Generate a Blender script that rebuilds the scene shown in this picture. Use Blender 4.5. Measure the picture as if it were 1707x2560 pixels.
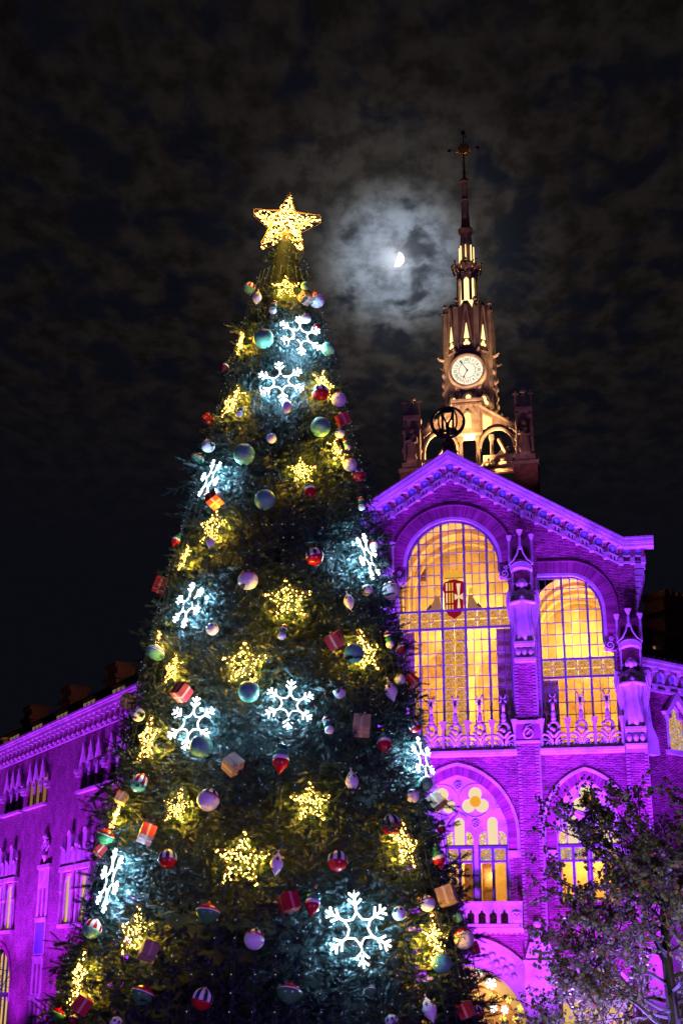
import bpy, math, random
import numpy as np
from mathutils import Vector, Matrix
from mathutils.geometry import tessellate_polygon

random.seed(7); np.random.seed(7)
for o in list(bpy.data.objects): bpy.data.objects.remove(o)
SC = bpy.context.scene
COL = SC.collection
R = math.radians
PI = math.pi

# ------------------------------------------------------------------ camera
cam = bpy.data.cameras.new('camera'); camo = bpy.data.objects.new('camera', cam); COL.objects.link(camo)
TH, RO = R(19.236), R(.263)
_r = Vector((1, 0, 0)); _u = Vector((0, -math.sin(TH), math.cos(TH))); _d = Vector((0, math.cos(TH), math.sin(TH)))
_r2 = _r*math.cos(RO)+_u*math.sin(RO); _u2 = _u*math.cos(RO)-_r*math.sin(RO)
mw = Matrix((( _r2.x, _u2.x, -_d.x, 0), (_r2.y, _u2.y, -_d.y, 0), (_r2.z, _u2.z, -_d.z, 3.2), (0, 0, 0, 1)))
camo.matrix_world = mw
cam.sensor_fit = 'VERTICAL'; cam.sensor_height = 24; cam.lens = 32.134
cam.clip_end = 5000; cam.clip_start = .1
SC.camera = camo

# ------------------------------------------------------------------ night sky
MOON = Vector((0.03858775, 0.86804271, 0.49498772)).normalized()
W = bpy.data.worlds.new('World'); SC.world = W; W.use_nodes = True
nt = W.node_tree; nt.nodes.clear()
def N(t, typ, **k):
    n = t.nodes.new(typ)
    for a, b in k.items():
        if a == 'ins':
            for i, v in b.items(): n.inputs[i].default_value = v
        else: setattr(n, a, b)
    return n
def LK(t, a, b): t.links.new(a, b)
def math_(t, op, a, b=None, c=None):
    n = t.nodes.new('ShaderNodeMath'); n.operation = op
    for i, v in enumerate((a, b, c)):
        if v is None: continue
        if isinstance(v, (int, float)): n.inputs[i].default_value = v
        else: t.links.new(v, n.inputs[i])
    return n.outputs[0]
def ramp(t, fac, stops, interp='EASE'):
    n = t.nodes.new('ShaderNodeValToRGB'); n.color_ramp.interpolation = interp
    el = n.color_ramp.elements
    while len(el) < len(stops): el.new(.5)
    for e, (p, c) in zip(el, stops): e.position = p; e.color = (c[0], c[1], c[2], 1)
    t.links.new(fac, n.inputs[0]); return n.outputs[0]
def mixc(t, fac, a, b, mode='MIX'):
    n = t.nodes.new('ShaderNodeMix'); n.data_type = 'RGBA'; n.blend_type = mode
    for i, v in ((0, fac), (6, a), (7, b)):
        if isinstance(v, (int, float)): n.inputs[i].default_value = v
        elif isinstance(v, tuple): n.inputs[i].default_value = (*v, 1)
        else: t.links.new(v, n.inputs[i])
    return n.outputs[2]
tc = N(nt, 'ShaderNodeTexCoord'); sep = N(nt, 'ShaderNodeSeparateXYZ'); LK(nt, tc.outputs['Generated'], sep.inputs[0])
zc = math_(nt, 'MAXIMUM', sep.outputs[2], .06)
cmb = N(nt, 'ShaderNodeCombineXYZ')
LK(nt, math_(nt, 'DIVIDE', sep.outputs[0], zc), cmb.inputs[0]); LK(nt, math_(nt, 'MULTIPLY', math_(nt, 'DIVIDE', sep.outputs[1], zc), .62), cmb.inputs[1])
n1 = N(nt, 'ShaderNodeTexNoise', ins={'Scale': 14, 'Detail': 7, 'Roughness': .52, 'Distortion': .3}); LK(nt, cmb.outputs[0], n1.inputs['Vector'])
n2 = N(nt, 'ShaderNodeTexNoise', ins={'Scale': 1.6, 'Detail': 3, 'Roughness': .5}); LK(nt, cmb.outputs[0], n2.inputs['Vector'])
cov = math_(nt, 'ADD', n1.outputs[0], math_(nt, 'MULTIPLY', math_(nt, 'SUBTRACT', n2.outputs[0], .46), .5))
dot = N(nt, 'ShaderNodeVectorMath', operation='DOT_PRODUCT'); LK(nt, tc.outputs['Generated'], dot.inputs[0]); dot.inputs[1].default_value = MOON
ang = math_(nt, 'MULTIPLY', math_(nt, 'ARCCOSINE', math_(nt, 'MINIMUM', dot.outputs['Value'], 1.0)), 180/PI)
near = ramp(nt, math_(nt, 'DIVIDE', ang, 14.), [(0, (1, 1, 1)), (1, (0, 0, 0))], 'LINEAR')
dens = ramp(nt, math_(nt, 'ADD', cov, math_(nt, 'MULTIPLY', near, .015)), [(.38, (0, 0, 0)), (.54, (1, 1, 1))])
n3 = N(nt, 'ShaderNodeTexNoise', ins={'Scale': 26, 'Detail': 5, 'Roughness': .6}); LK(nt, cmb.outputs[0], n3.inputs['Vector'])
puff = ramp(nt, n3.outputs[0], [(.34, (.5, .5, .5)), (.64, (1.15, 1.15, 1.15))])
amb = ramp(nt, math_(nt, 'DIVIDE', ang, 40.), [(0, (.024, .020, .018)), (.2, (.0108, .0086, .0082)), (.5, (.0050, .0040, .0044)), (1, (.0030, .0026, .0038))], 'LINEAR')
glow = ramp(nt, math_(nt, 'DIVIDE', ang, 7.), [(0, (.72, .78, .86)), (.05, (.52, .58, .68)), (.11, (.31, .36, .45)), (.24, (.22, .265, .33)), (.34, (.150, .170, .195)), (.41, (.065, .069, .073)), (.51, (.018, .017, .016)), (1, (0, 0, 0))], 'LINEAR')
lit = mixc(nt, 1.0, amb, glow, 'ADD')
lit = mixc(nt, 1.0, lit, puff, 'MULTIPLY')
gap = ramp(nt, math_(nt, 'DIVIDE', ang, 9.), [(0, (.24, .27, .32)), (.06, (.11, .125, .15)), (.14, (.05, .058, .072)), (.3, (.016, .019, .026)), (.6, (.006, .0066, .011)), (1, (.0032, .0034, .0060))], 'LINEAR')
# clouds thin out towards the horizon where the clear night shows
hz = ramp(nt, sep.outputs[2], [(.27, (0, 0, 0)), (.46, (1, 1, 1))])
skyc = mixc(nt, math_(nt, 'MULTIPLY', dens, hz), gap, lit)
nsk = N(nt, 'ShaderNodeTexSky', sky_type='NISHITA', sun_disc=False, sun_elevation=R(-9), sun_rotation=R(140))
bg1 = N(nt, 'ShaderNodeBackground'); LK(nt, skyc, bg1.inputs[0]); bg1.inputs[1].default_value = 1
bg2 = N(nt, 'ShaderNodeBackground'); LK(nt, nsk.outputs[0], bg2.inputs[0]); bg2.inputs[1].default_value = .05
add = N(nt, 'ShaderNodeAddShader'); LK(nt, bg1.outputs[0], add.inputs[0]); LK(nt, bg2.outputs[0], add.inputs[1])
wo = N(nt, 'ShaderNodeOutputWorld'); LK(nt, add.outputs[0], wo.inputs[0])

# moonlight
sl = bpy.data.lights.new('moonlight', 'SUN'); sl.energy = .01; sl.angle = R(.5); sl.color = (.85, .92, 1)
so = bpy.data.objects.new('moonlight', sl); COL.objects.link(so); so.rotation_euler = MOON.to_track_quat('Z', 'Y').to_euler()

SC.view_settings.view_transform = 'Standard'; SC.view_settings.look = 'None'
SC.view_settings.exposure = 0; SC.view_settings.gamma = 1; SC.view_settings.use_curve_mapping = False
SC.cycles.use_denoising = True
SC.cycles.max_bounces = 6; SC.cycles.diffuse_bounces = 3; SC.cycles.glossy_bounces = 3; SC.cycles.transmission_bounces = 4
SC.cycles.transparent_max_bounces = 12; SC.cycles.caustics_reflective = False; SC.cycles.caustics_refractive = False
SC.cycles.sample_clamp_indirect = 4

# ------------------------------------------------------------------ materials
MT = {}
def mat(name, col, rough=.7, metal=0, var=0., vscale=3., bump=0., bscale=40., spec=.4, island=0.):
    m = bpy.data.materials.new(name); m.use_nodes = True; t = m.node_tree; b = t.nodes['Principled BSDF']
    b.inputs['Roughness'].default_value = rough; b.inputs['Metallic'].default_value = metal
    b.inputs['Specular IOR Level'].default_value = spec
    b.inputs['Base Color'].default_value = (*col, 1)
    if var or island:
        c = None
        if var:
            nz = N(t, 'ShaderNodeTexNoise', ins={'Scale': vscale, 'Detail': 5, 'Roughness': .6})
            tcn = N(t, 'ShaderNodeTexCoord'); LK(t, tcn.outputs['Object'], nz.inputs['Vector'])
            c = ramp(t, nz.outputs[0], [(.28, tuple(x*(1-var) for x in col)), (.72, tuple(min(1, x*(1+var)) for x in col))])
        if island:
            g = N(t, 'ShaderNodeNewGeometry')
            c2 = ramp(t, g.outputs['Random Per Island'], [(0, (1-island,)*3), (1, (1+island*.6,)*3)], 'LINEAR')
            c = mixc(t, 1.0, c if c else col, c2, 'MULTIPLY')
        LK(t, c, b.inputs['Base Color'])
    if bump:
        nz = N(t, 'ShaderNodeTexNoise', ins={'Scale': bscale, 'Detail': 4}); tcn = N(t, 'ShaderNodeTexCoord'); LK(t, tcn.outputs['Object'], nz.inputs['Vector'])
        bp = N(t, 'ShaderNodeBump', ins={'Strength': bump, 'Distance': .02}); LK(t, nz.outputs[0], bp.inputs['Height']); LK(t, bp.outputs[0], b.inputs['Normal'])
    MT[name] = m; return m
def emit(name, col, s, sample=True):
    m = bpy.data.materials.new(name); m.use_nodes = True; t = m.node_tree; t.nodes.clear()
    e = N(t, 'ShaderNodeEmission'); e.inputs[0].default_value = (*col, 1); e.inputs[1].default_value = s
    o = N(t, 'ShaderNodeOutputMaterial'); LK(t, e.outputs[0], o.inputs[0])
    if not sample: m.cycles.emission_sampling = 'NONE'
    MT[name] = m; return m

mat('stone', (.55, .49, .45), .8, var=.26, vscale=1.1, bump=.3)
mat('brick', (.37, .085, .19), .85, var=.34, vscale=.45, island=.45)
mat('mortar', (.40, .25, .30), .95, var=.1)
mat('iron', (.05, .035, .06), .5, metal=.6)
mat('frame', (.12, .12, .17), .5, var=.1)
mat('wood', (.50, .24, .07), .5, var=.25, vscale=6)
mat('tile_blue', (.22, .27, .62), .3, var=.2, vscale=8)
mat('letter', (.50, .55, .75), .4)
mat('roof', (.05, .035, .04), .8, var=.3, vscale=5)
mat('plaster', (.84, .64, .27), .85, var=.16, vscale=1.3)
mat('plaster_dark', (.60, .40, .17), .85, var=.3, vscale=2)
mat('curtain', (.80, .76, .78), .9)
mat('darkhole', (.012, .010, .016), .6)
mat('shutter', (.10, .07, .13), .6, var=.2)
mat('towerstone', (.30, .21, .19), .85, var=.3, vscale=2.2, bump=.3)
mat('towerbrick', (.17, .07, .07), .9, var=.3, vscale=3)
mat('gold', (.75, .42, .10), .35, metal=.8)
mat('black', (.01, .01, .012), .5)
mat('pave', (.12, .11, .12), .8, var=.2)
mat('green', (.02, .22, .11), .22, spec=.5); mat('mint', (.14, .44, .27), .35)
mat('dkgreen', (.012, .075, .055), .15, spec=.6); mat('lime', (.22, .42, .03), .3)
mat('red', (.48, .012, .018), .2, spec=.5); mat('dkred', (.22, .008, .015), .25)
mat('white', (.80, .78, .78), .3); mat('tan', (.42, .27, .17), .35, var=.35, vscale=60, bump=.5, bscale=200); mat('ribbon', (.62, .30, .22), .4); mat('tanribbon', (.60, .45, .33), .3)
mat('giftred', (.42, .02, .03), .35, var=.25, vscale=25)
mat('needle', (.027, .054, .048), .45, spec=.4, island=.7)
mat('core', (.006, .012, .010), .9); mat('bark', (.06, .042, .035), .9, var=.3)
mat('wire', (.03, .04, .04), .5); mat('wiregold', (.30, .16, .05), .4)
mat('leaf', (.105, .125, .060), .45, var=.45, vscale=1.2, island=.5, spec=.6)
mat('leafbrown', (.16, .065, .025), .6, island=.4)
for nm_, c_ in (('leaf', (.12, .13, .07)), ('leafbrown', (.18, .07, .03))):
    t = MT[nm_].node_tree; b = t.nodes['Principled BSDF']; b.inputs['Specular IOR Level'].default_value = .25
    tl_ = N(t, 'ShaderNodeBsdfTranslucent'); tl_.inputs[0].default_value = (*c_, 1); mx_ = N(t, 'ShaderNodeMixShader', ins={0: .38})
    LK(t, b.outputs[0], mx_.inputs[1]); LK(t, tl_.outputs[0], mx_.inputs[2]); LK(t, mx_.outputs[0], t.nodes['Material Output'].inputs[0])
mat('bark_dark', (.016, .014, .012), .9); mat('twig', (.03, .026, .024), .85)
emit('bulb_warm', (1, .62, .12), 18, False); emit('bulb_top', (1, .60, .12), 9, False); emit('rope_white', (.80, .93, 1), 5, False)
emit('bulb_tip', (1, .66, .18), 9, False); mat('greenlime', (.06, .26, .07), .2); emit('bulb_dim', (.75, .88, 1), .7, False); emit('moon', (1, .97, .9), 2.6, False)
emit('clockface', (1, .90, .66), 1.15); emit('towerwin', (1, .72, .30), 1.7); emit('attic', (1, .75, .38), .16, False)
emit('flower_gold', (1, .62, .10), 2.0, False); emit('flower_white', (.85, .95, 1), 3.0, False)
emit('winwarm', (1, .62, .20), .75); emit('windim', (.95, .45, .16), .26, False); emit('winpale', (1, .77, .46), .92); emit('vestibule', (1, .62, .25), .42)
def stained(name, cols, scale, s):
    m = bpy.data.materials.new(name); m.use_nodes = True; t = m.node_tree; t.nodes.clear()
    tcn = N(t, 'ShaderNodeTexCoord'); v = N(t, 'ShaderNodeTexVoronoi', ins={'Scale': scale}); LK(t, tcn.outputs['Object'], v.inputs['Vector'])
    nz = N(t, 'ShaderNodeTexNoise', ins={'Scale': scale*.7, 'Detail': 2}); LK(t, tcn.outputs['Object'], nz.inputs['Vector'])
    sx = N(t, 'ShaderNodeSeparateColor'); LK(t, v.outputs['Color'], sx.inputs[0])
    c = ramp(t, math_(t, 'ADD', math_(t, 'MULTIPLY', sx.outputs[0], .7), math_(t, 'MULTIPLY', nz.outputs[0], .3)), cols, 'CONSTANT')
    ve = N(t, 'ShaderNodeTexVoronoi', feature='DISTANCE_TO_EDGE', ins={'Scale': scale}); LK(t, tcn.outputs['Object'], ve.inputs['Vector'])
    ed = ramp(t, ve.outputs[0], [(.02, (.25, .1, .05)), (.06, (1, 1, 1))])
    e = N(t, 'ShaderNodeEmission'); LK(t, mixc(t, 1.0, c, ed, 'MULTIPLY'), e.inputs[0]); e.inputs[1].default_value = s
    o = N(t, 'ShaderNodeOutputMaterial'); LK(t, e.outputs[0], o.inputs[0]); m.cycles.emission_sampling = 'NONE'; MT[name] = m
stained('stained', [(0, (.75, .28, .03)), (.30, (.95, .45, .08)), (.5, (.85, .42, .22)), (.68, (1, .70, .40)), (.82, (.55, .20, .02))], 7.5, .85)
stained('stained_pale', [(0, (1, .62, .16)), (.3, (1, .75, .30)), (.55, (.85, .55, .42)), (.75, (1, .85, .5))], 6, 1.0)
stained('stained_blue', [(0, (.9, .40, .08)), (.35, (.9, .5, .25)), (.55, (.45, .42, .62)), (.75, (1, .7, .3))], 9, .8)
emit('boss', (1, .42, .03), .9, False); emit('cr_red', (.28, .005, .02), .9, False); emit('cr_cream', (1, .72, .38), .9, False); emit('cr_gold', (.9, .45, .05), .9, False); emit('cr_brown', (.45, .20, .12), .7, False); emit('cr_dark', (.05, .02, .04), 1, False)
# clear window glass: thin pane, mostly see-through, a little reflective
m = bpy.data.materials.new('glass'); m.use_nodes = True; t = m.node_tree; t.nodes.clear()
tr = N(t, 'ShaderNodeBsdfTransparent'); tr.inputs[0].default_value = (.97, .93, .84, 1); gl = N(t, 'ShaderNodeBsdfGlossy', ins={'Roughness': .08})
oi = N(t, 'ShaderNodeObjectInfo'); LK(t, ramp(t, oi.outputs['Random'], [(0, (.74, .68, .56)), (1, (.98, .93, .80))], 'LINEAR'), tr.inputs[0]); mx = N(t, 'ShaderNodeMixShader', ins={0: .05}); LK(t, tr.outputs[0], mx.inputs[1]); LK(t, gl.outputs[0], mx.inputs[2]); o = N(t, 'ShaderNodeOutputMaterial'); LK(t, mx.outputs[0], o.inputs[0]); MT['glass'] = m

# ------------------------------------------------------------------ mesh helpers
class MB:
    def __init__(s): s.v = []; s.f = []; s.m = []
    def add(s, vs, fs, mi=0):
        b = len(s.v); s.v += [tuple(p) for p in vs]; s.f += [tuple(i+b for i in f) for f in fs]; s.m += [mi]*len(fs); return s
    def box(s, x0, x1, y0, y1, z0, z1, mi=0):
        return s.add([(x0, y0, z0), (x1, y0, z0), (x1, y1, z0), (x0, y1, z0), (x0, y0, z1), (x1, y0, z1), (x1, y1, z1), (x0, y1, z1)],
                     [(0, 3, 2, 1), (4, 5, 6, 7), (0, 1, 5, 4), (1, 2, 6, 5), (2, 3, 7, 6), (3, 0, 4, 7)], mi)
    def prism(s, poly, y0, y1, mi=0):
        n = len(poly); tri = tessellate_polygon([[Vector((p[0], p[1], 0)) for p in poly]])
        vs = [(p[0], y0, p[1]) for p in poly]+[(p[0], y1, p[1]) for p in poly]
        fs = [t for t in tri]+[(t[2]+n, t[1]+n, t[0]+n) for t in tri]+[(i, (i+1) % n, (i+1) % n+n, i+n) for i in range(n)]
        return s.add(vs, fs, mi)
    def plate(s, outer, holes, y0, y1, mi=0):
        loops = [outer]+holes; flat = [p for l in loops for p in l]; n = len(flat)
        tri = tessellate_polygon([[Vector((p[0], p[1], 0)) for p in l] for l in loops])
        vs = [(p[0], y0, p[1]) for p in flat]+[(p[0], y1, p[1]) for p in flat]
        fs = [t for t in tri]+[(t[2]+n, t[1]+n, t[0]+n) for t in tri]; b = 0
        for l in loops:
            k = len(l); fs += [(b+i, b+(i+1) % k, b+(i+1) % k+n, b+i+n) for i in range(k)]; b += k
        return s.add(vs, fs, mi)
    def band(s, a, b, y0, y1, mi=0, closed=False):
        n = len(a); vs = [(p[0], y0, p[1]) for p in a]+[(p[0], y0, p[1]) for p in b]+[(p[0], y1, p[1]) for p in a]+[(p[0], y1, p[1]) for p in b]
        fs = []
        for i in range(n if closed else n-1):
            j = (i+1) % n
            fs += [(i, j, n+j, n+i), (2*n+i, 3*n+i, 3*n+j, 2*n+j), (i, 2*n+i, 2*n+j, j), (n+i, n+j, 3*n+j, 3*n+i)]
        if not closed: fs += [(0, n, 3*n, 2*n), (n-1, 3*n-1, 4*n-1, 2*n-1)]
        return s.add(vs, fs, mi)
    def tube(s, pts, r, seg=6, mi=0, closed=False):
        pts = [Vector(p) for p in pts]; n = len(pts); rs = r if isinstance(r, (list, tuple)) else [r]*n
        vs = []; fs = []; up = Vector((0, 0, 1)); prev = None
        for i, p in enumerate(pts):
            if closed: d = pts[(i+1) % n]-pts[i-1]
            else: d = pts[min(i+1, n-1)]-pts[max(i-1, 0)]
            if d.length < 1e-9: d = Vector((0, 0, 1))
            d.normalize()
            a = prev-d*prev.dot(d) if prev is not None else (d.cross(up) if abs(d.dot(up)) < .95 else d.cross(Vector((1, 0, 0))))
            if a.length < 1e-6: a = d.orthogonal()
            a.normalize(); b = d.cross(a); prev = a
            for k in range(seg):
                w = 2*PI*k/seg; vs.append(p+(a*math.cos(w)+b*math.sin(w))*rs[i])
        for i in range(n if closed else n-1):
            j = (i+1) % n
            for k in range(seg): fs.append((i*seg+k, i*seg+(k+1) % seg, j*seg+(k+1) % seg, j*seg+k))
        if not closed: fs += [tuple(range(seg-1, -1, -1)), tuple((n-1)*seg+k for k in range(seg))]
        return s.add(vs, fs, mi)
    def lathe(s, prof, seg=24, o=(0, 0, 0), mi=0, fn=None, sx=1, sy=1, ph=0, cap=True):
        n = len(prof); vs = []; fs = []; ms = []
        for r, z in prof:
            for k in range(seg):
                w = 2*PI*k/seg+ph; vs.append((o[0]+r*sx*math.cos(w), o[1]+r*sy*math.sin(w), o[2]+z))
        for i in range(n-1):
            for k in range(seg):
                fs.append((i*seg+k, i*seg+(k+1) % seg, (i+1)*seg+(k+1) % seg, (i+1)*seg+k)); ms.append(fn(k, i) if fn else mi)
        if cap: fs += [tuple(range(seg-1, -1, -1)), tuple((n-1)*seg+k for k in range(seg))]; ms += [ms[0], ms[-1]]
        b = len(s.v); s.v += vs; s.f += [tuple(i+b for i in f) for f in fs]; s.m += ms; return s
    def ball(s, o, rx, ry=None, rz=None, seg=12, rings=8, mi=0):
        ry = ry or rx; rz = rz or rx
        return s.lathe([(max(1e-4, math.sin(PI*i/rings)), -math.cos(PI*i/rings)*rz) for i in range(rings+1)], seg, o, mi, None, rx, ry)
    def mesh(s, name, mats, smooth=False):
        me = bpy.data.meshes.new(name); me.from_pydata(s.v, [], s.f)
        for k in (mats if isinstance(mats, (list, tuple)) else [mats]): me.materials.append(MT[k])
        me.polygons.foreach_set('material_index', s.m)
        if smooth: me.polygons.foreach_set('use_smooth', [True]*len(me.polygons))
        me.update(); return me
    def build(s, name, mats, parent=None, smooth=False, **k): return obj(name, s.mesh(name, mats, smooth), parent, **k)
def obj(name, me, parent=None, loc=(0, 0, 0), rot=(0, 0, 0), scale=(1, 1, 1), label=None, kind=None, category=None, group=None):
    o = bpy.data.objects.new(name, me); COL.objects.link(o); o.parent = parent; o.location = loc; o.rotation_euler = rot; o.scale = scale
    tag(o, label, category, group, kind); return o
def tag(o, label=None, category=None, group=None, kind=None):
    if label: o['label'] = label
    if category: o['category'] = category
    if group: o['group'] = group
    if kind: o['kind'] = kind
    return o
def thing(name, label, category, loc=(0, 0, 0), rot=(0, 0, 0), group=None):
    return obj(name, None, None, loc, rot, label=label, category=category, group=group)
def raw_mesh(name, V, Fc, mats, mi=None, smooth=False):
    """V (n,3), Fc (m,k) arrays with equal face size"""
    me = bpy.data.meshes.new(name); V = np.asarray(V, np.float32); Fc = np.asarray(Fc, np.int32); k = Fc.shape[1]
    me.vertices.add(len(V)); me.vertices.foreach_set('co', V.ravel())
    me.loops.add(Fc.size); me.loops.foreach_set('vertex_index', Fc.ravel())
    me.polygons.add(len(Fc)); me.polygons.foreach_set('loop_start', np.arange(0, Fc.size, k, dtype=np.int32))
    for q in (mats if isinstance(mats, (list, tuple)) else [mats]): me.materials.append(MT[q])
    if mi is not None: me.polygons.foreach_set('material_index', np.asarray(mi, np.int32))
    if smooth: me.polygons.foreach_set('use_smooth', np.ones(len(Fc), bool))
    me.update(calc_edges=True); me.validate(); return me
def spot(name, loc, target, power, col, size=70, blend=.8, radius=.25):
    l = bpy.data.lights.new(name, 'SPOT'); l.energy = power; l.color = col; l.spot_size = R(size); l.spot_blend = blend; l.shadow_soft_size = radius
    o = bpy.data.objects.new(name, l); COL.objects.link(o); o.location = loc
    o.rotation_euler = (Vector(target)-Vector(loc)).to_track_quat('-Z', 'Y').to_euler(); return o
def lamp(name, loc, power, col, radius=.2):
    l = bpy.data.lights.new(name, 'POINT'); l.energy = power; l.color = col; l.shadow_soft_size = radius
    o = bpy.data.objects.new(name, l); COL.objects.link(o); o.location = loc; return o
def arch(cx, w, zs, zt, n=16):
    """points of an arch from right springing over the top to the left springing"""
    h = zt-zs; out = []
    if h >= w*.999:
        r = (w*w+h*h)/(2*w); a1 = math.asin(min(1, h/r))
        out = [(cx+w-r+r*math.cos(a1*i/n), zs+r*math.sin(a1*i/n)) for i in range(n+1)]
        out += [(2*cx-x, z) for x, z in reversed(out[:-1])]
    else:
        out = [(cx+w*math.cos(PI*i/(2*n)), zs+h*math.sin(PI*i/(2*n))) for i in range(2*n+1)]
    return out
def inpoly(px, pz, poly):
    ins = np.zeros(px.shape, bool); n = len(poly)
    for i in range(n):
        x1, z1 = poly[i]; x2, z2 = poly[(i+1) % n]
        c = ((z1 > pz) != (z2 > pz))
        with np.errstate(divide='ignore', invalid='ignore'): xx = (x2-x1)*(pz-z1)/(z2-z1+1e-12)+x1
        ins ^= c & (px < xx)
    return ins
def bricks(outer, holes, y, L=.29, H=.072, j=.014, jit=.008, x0=None, x1=None, z0=None, z1=None, maxn=10**9):
    xs = [p[0] for p in outer]; zs = [p[1] for p in outer]
    x0 = min(xs); x1 = max(xs); z0 = min(zs); z1 = max(zs)
    rows = int((z1-z0)/(H+j)); Cx = []; Cz = []
    for r in range(rows):
        n = int((x1-x0)/(L+j))+2; st = x0+(.5*(L+j) if r % 2 else 0)
        c = st+np.arange(n)*(L+j); Cx.append(c); Cz.append(np.full(n, z0+(r+.5)*(H+j)))
    Cx = np.concatenate(Cx); Cz = np.concatenate(Cz); ok = np.ones(len(Cx), bool)
    for sx in (-.5, .5):
        for sz in (-.5, .5):
            px, pz = Cx+sx*L, Cz+sz*H
            ok &= inpoly(px, pz, outer)
            for h in holes: ok &= ~inpoly(px, pz, h)
    Cx, Cz = Cx[ok], Cz[ok]; n = len(Cx); yy = y-np.random.rand(n)*jit; Lx = L*.5; Hz = H*.5
    V = np.empty((n, 8, 3)); k = 0
    for dy in (0, 1):
        for sx, sz in ((-1, -1), (1, -1), (1, 1), (-1, 1)):
            V[:, k, 0] = Cx+sx*Lx; V[:, k, 1] = (yy if dy == 0 else y+.03); V[:, k, 2] = Cz+sz*Hz; k += 1
    F = np.array([(0, 1, 2, 3), (0, 4, 5, 1), (1, 5, 6, 2), (2, 6, 7, 3), (3, 7, 4, 0)])
    Fc = (np.arange(n)[:, None, None]*8+F[None]).reshape(-1, 4)
    return V.reshape(-1, 3), Fc
def ring_bricks(a, b, y0, y1, step=.085, gap=.014):
    """radial bricks between polyline a (inner) and b (outer), same point count"""
    A = np.array(a); B = np.array(b); s = np.concatenate([[0], np.cumsum(np.hypot(*np.diff(B, axis=0).T))]); n = int(s[-1]/step); mb = MB()
    ia = lambda t, P: (np.interp(t, s, P[:, 0]), np.interp(t, s, P[:, 1]))
    for i in range(n):
        t0 = s[-1]*i/n+gap/2; t1 = s[-1]*(i+1)/n-gap/2; dy = random.random()*.012
        q = [ia(t0, A), ia(t1, A), ia(t1, B), ia(t0, B)]
        vs = [(p[0], y0-dy, p[1]) for p in q]+[(p[0], y1, p[1]) for p in q]
        mb.add(vs, [(0, 1, 2, 3), (0, 4, 5, 1), (1, 5, 6, 2), (2, 6, 7, 3), (3, 7, 4, 0)])
    return mb
def spiral(cx, cz, r, turns, a0, d=1, y=0, n=26):
    return [(cx+r*(1-i/n*.85)*math.cos(a0+d*turns*2*PI*i/n), y, cz+r*(1-i/n*.85)*math.sin(a0+d*turns*2*PI*i/n)) for i in range(n+1)]

# ------------------------------------------------------------------ ground
MB().box(-400, 400, -60, 700, -.5, 0).build('ground', 'pave', kind='structure', label='dark paved square in front of the buildings')
mo = MB(); mo.lathe([(max(1e-3, math.cos(PI*i/24)), math.sin(PI*i/24)) for i in range(13)], 40)
mb_me = mo.mesh('moon', 'moon', True)
moon = obj('moon', mb_me, None, tuple(Vector((0, 0, 3.2))+MOON*1500), (0, 0, 0), (8.2, 8.2, 8.2), label='half moon glowing behind broken clouds beside the spire', category='moon')
_sun = (_r2*.95+_u2*-.30+_d*.02).normalized(); moon.rotation_euler = _sun.to_track_quat('Z', 'Y').to_euler()

# ------------------------------------------------------------------ central pavilion
PVL = (5.915, 69.975, 0); PVR = R(-11.878)
def fw(u, y, z): return Matrix.Translation(PVL) @ Matrix.Rotation(PVR, 4, 'Z') @ Vector((u, y, z))
PV = thing('brick_pavilion', 'gabled brick hall lit purple with tall yellow arched windows', 'building', PVL, (0, 0, PVR))

def arc(cx, cz, r, a0, a1, n): return [(cx+r*math.cos(R(a0+(a1-a0)*i/n)), cz+r*math.sin(R(a0+(a1-a0)*i/n))) for i in range(n+1)]
def flare(x0, z0, x1, z1, n=6):   # concave quarter from the jamb (x0,z0) in to the arch side (x1,z1)
    return [(x0+(x1-x0)*math.sin(PI/2*i/n), z1-(z1-z0)*math.cos(PI/2*i/n)) for i in range(n+1)]
BW = 14.95
CWR = flare(3.0, 23.72, 2.48, 24.3)+arc(0, 24.7, 2.48, 0, 90, 14)
CW = [(-3.0, BW), (3.0, BW)]+CWR+[(-x, z) for x, z in reversed(CWR[:-1])]
RWR = flare(8.22, 19.62, 7.7, 20.2)+[(7.72, 21.3)]+[(6.0+1.70*math.cos(R(a)), 21.75+1.95*math.sin(R(a))) for a in range(6, 90, 6)]+[(5.6, 23.70), (4.43, 23.74)]
RWO = [(4.43, BW), (8.22, BW)]+RWR
LWO = [(-x, z) for x, z in reversed(RWO)]
LA = [(-2.47, 7.3), (2.47, 7.3)]+arch(0, 2.47, 10.5, 13.53)
RA = [(6.37-1.55, 7.3), (6.37+1.55, 7.3)]+arch(6.37, 1.55, 10.9, 13.12)
RAL = [(-x, z) for x, z in reversed(RA)]
EA = [(-3.05, .02), (3.05, .02)]+[(3.13*math.cos(R(a)), 1.23+3.13*math.sin(R(a))) for a in range(14, 167, 8)]
RE = [(4.75, .02), (8.0, .02)]+[(6.37+1.62*math.cos(R(a)), 2.6+1.62*math.sin(R(a))) for a in range(0, 181, 12)]
LE = [(-x, z) for x, z in reversed(RE)]
OUT = [(-9.5, .0), (9.5, .0), (9.5, 21.9), (9.95, 23.4), (9.95, 25.0), (9.0, 25.1), (0, 30.64), (-9.0, 25.1), (-9.95, 25.0), (-9.95, 23.4), (-9.5, 21.9)]
holes = [CW, RWO, LWO, LA, RA, RAL, EA, RE, LE]
wall = MB().plate(OUT, holes, 0, .55).build('wall', 'mortar', PV)
V, Fc = bricks(OUT, holes, -.012); obj('brickwork', raw_mesh('brickwork', V, Fc, 'brick'), PV, kind='stuff')
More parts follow.
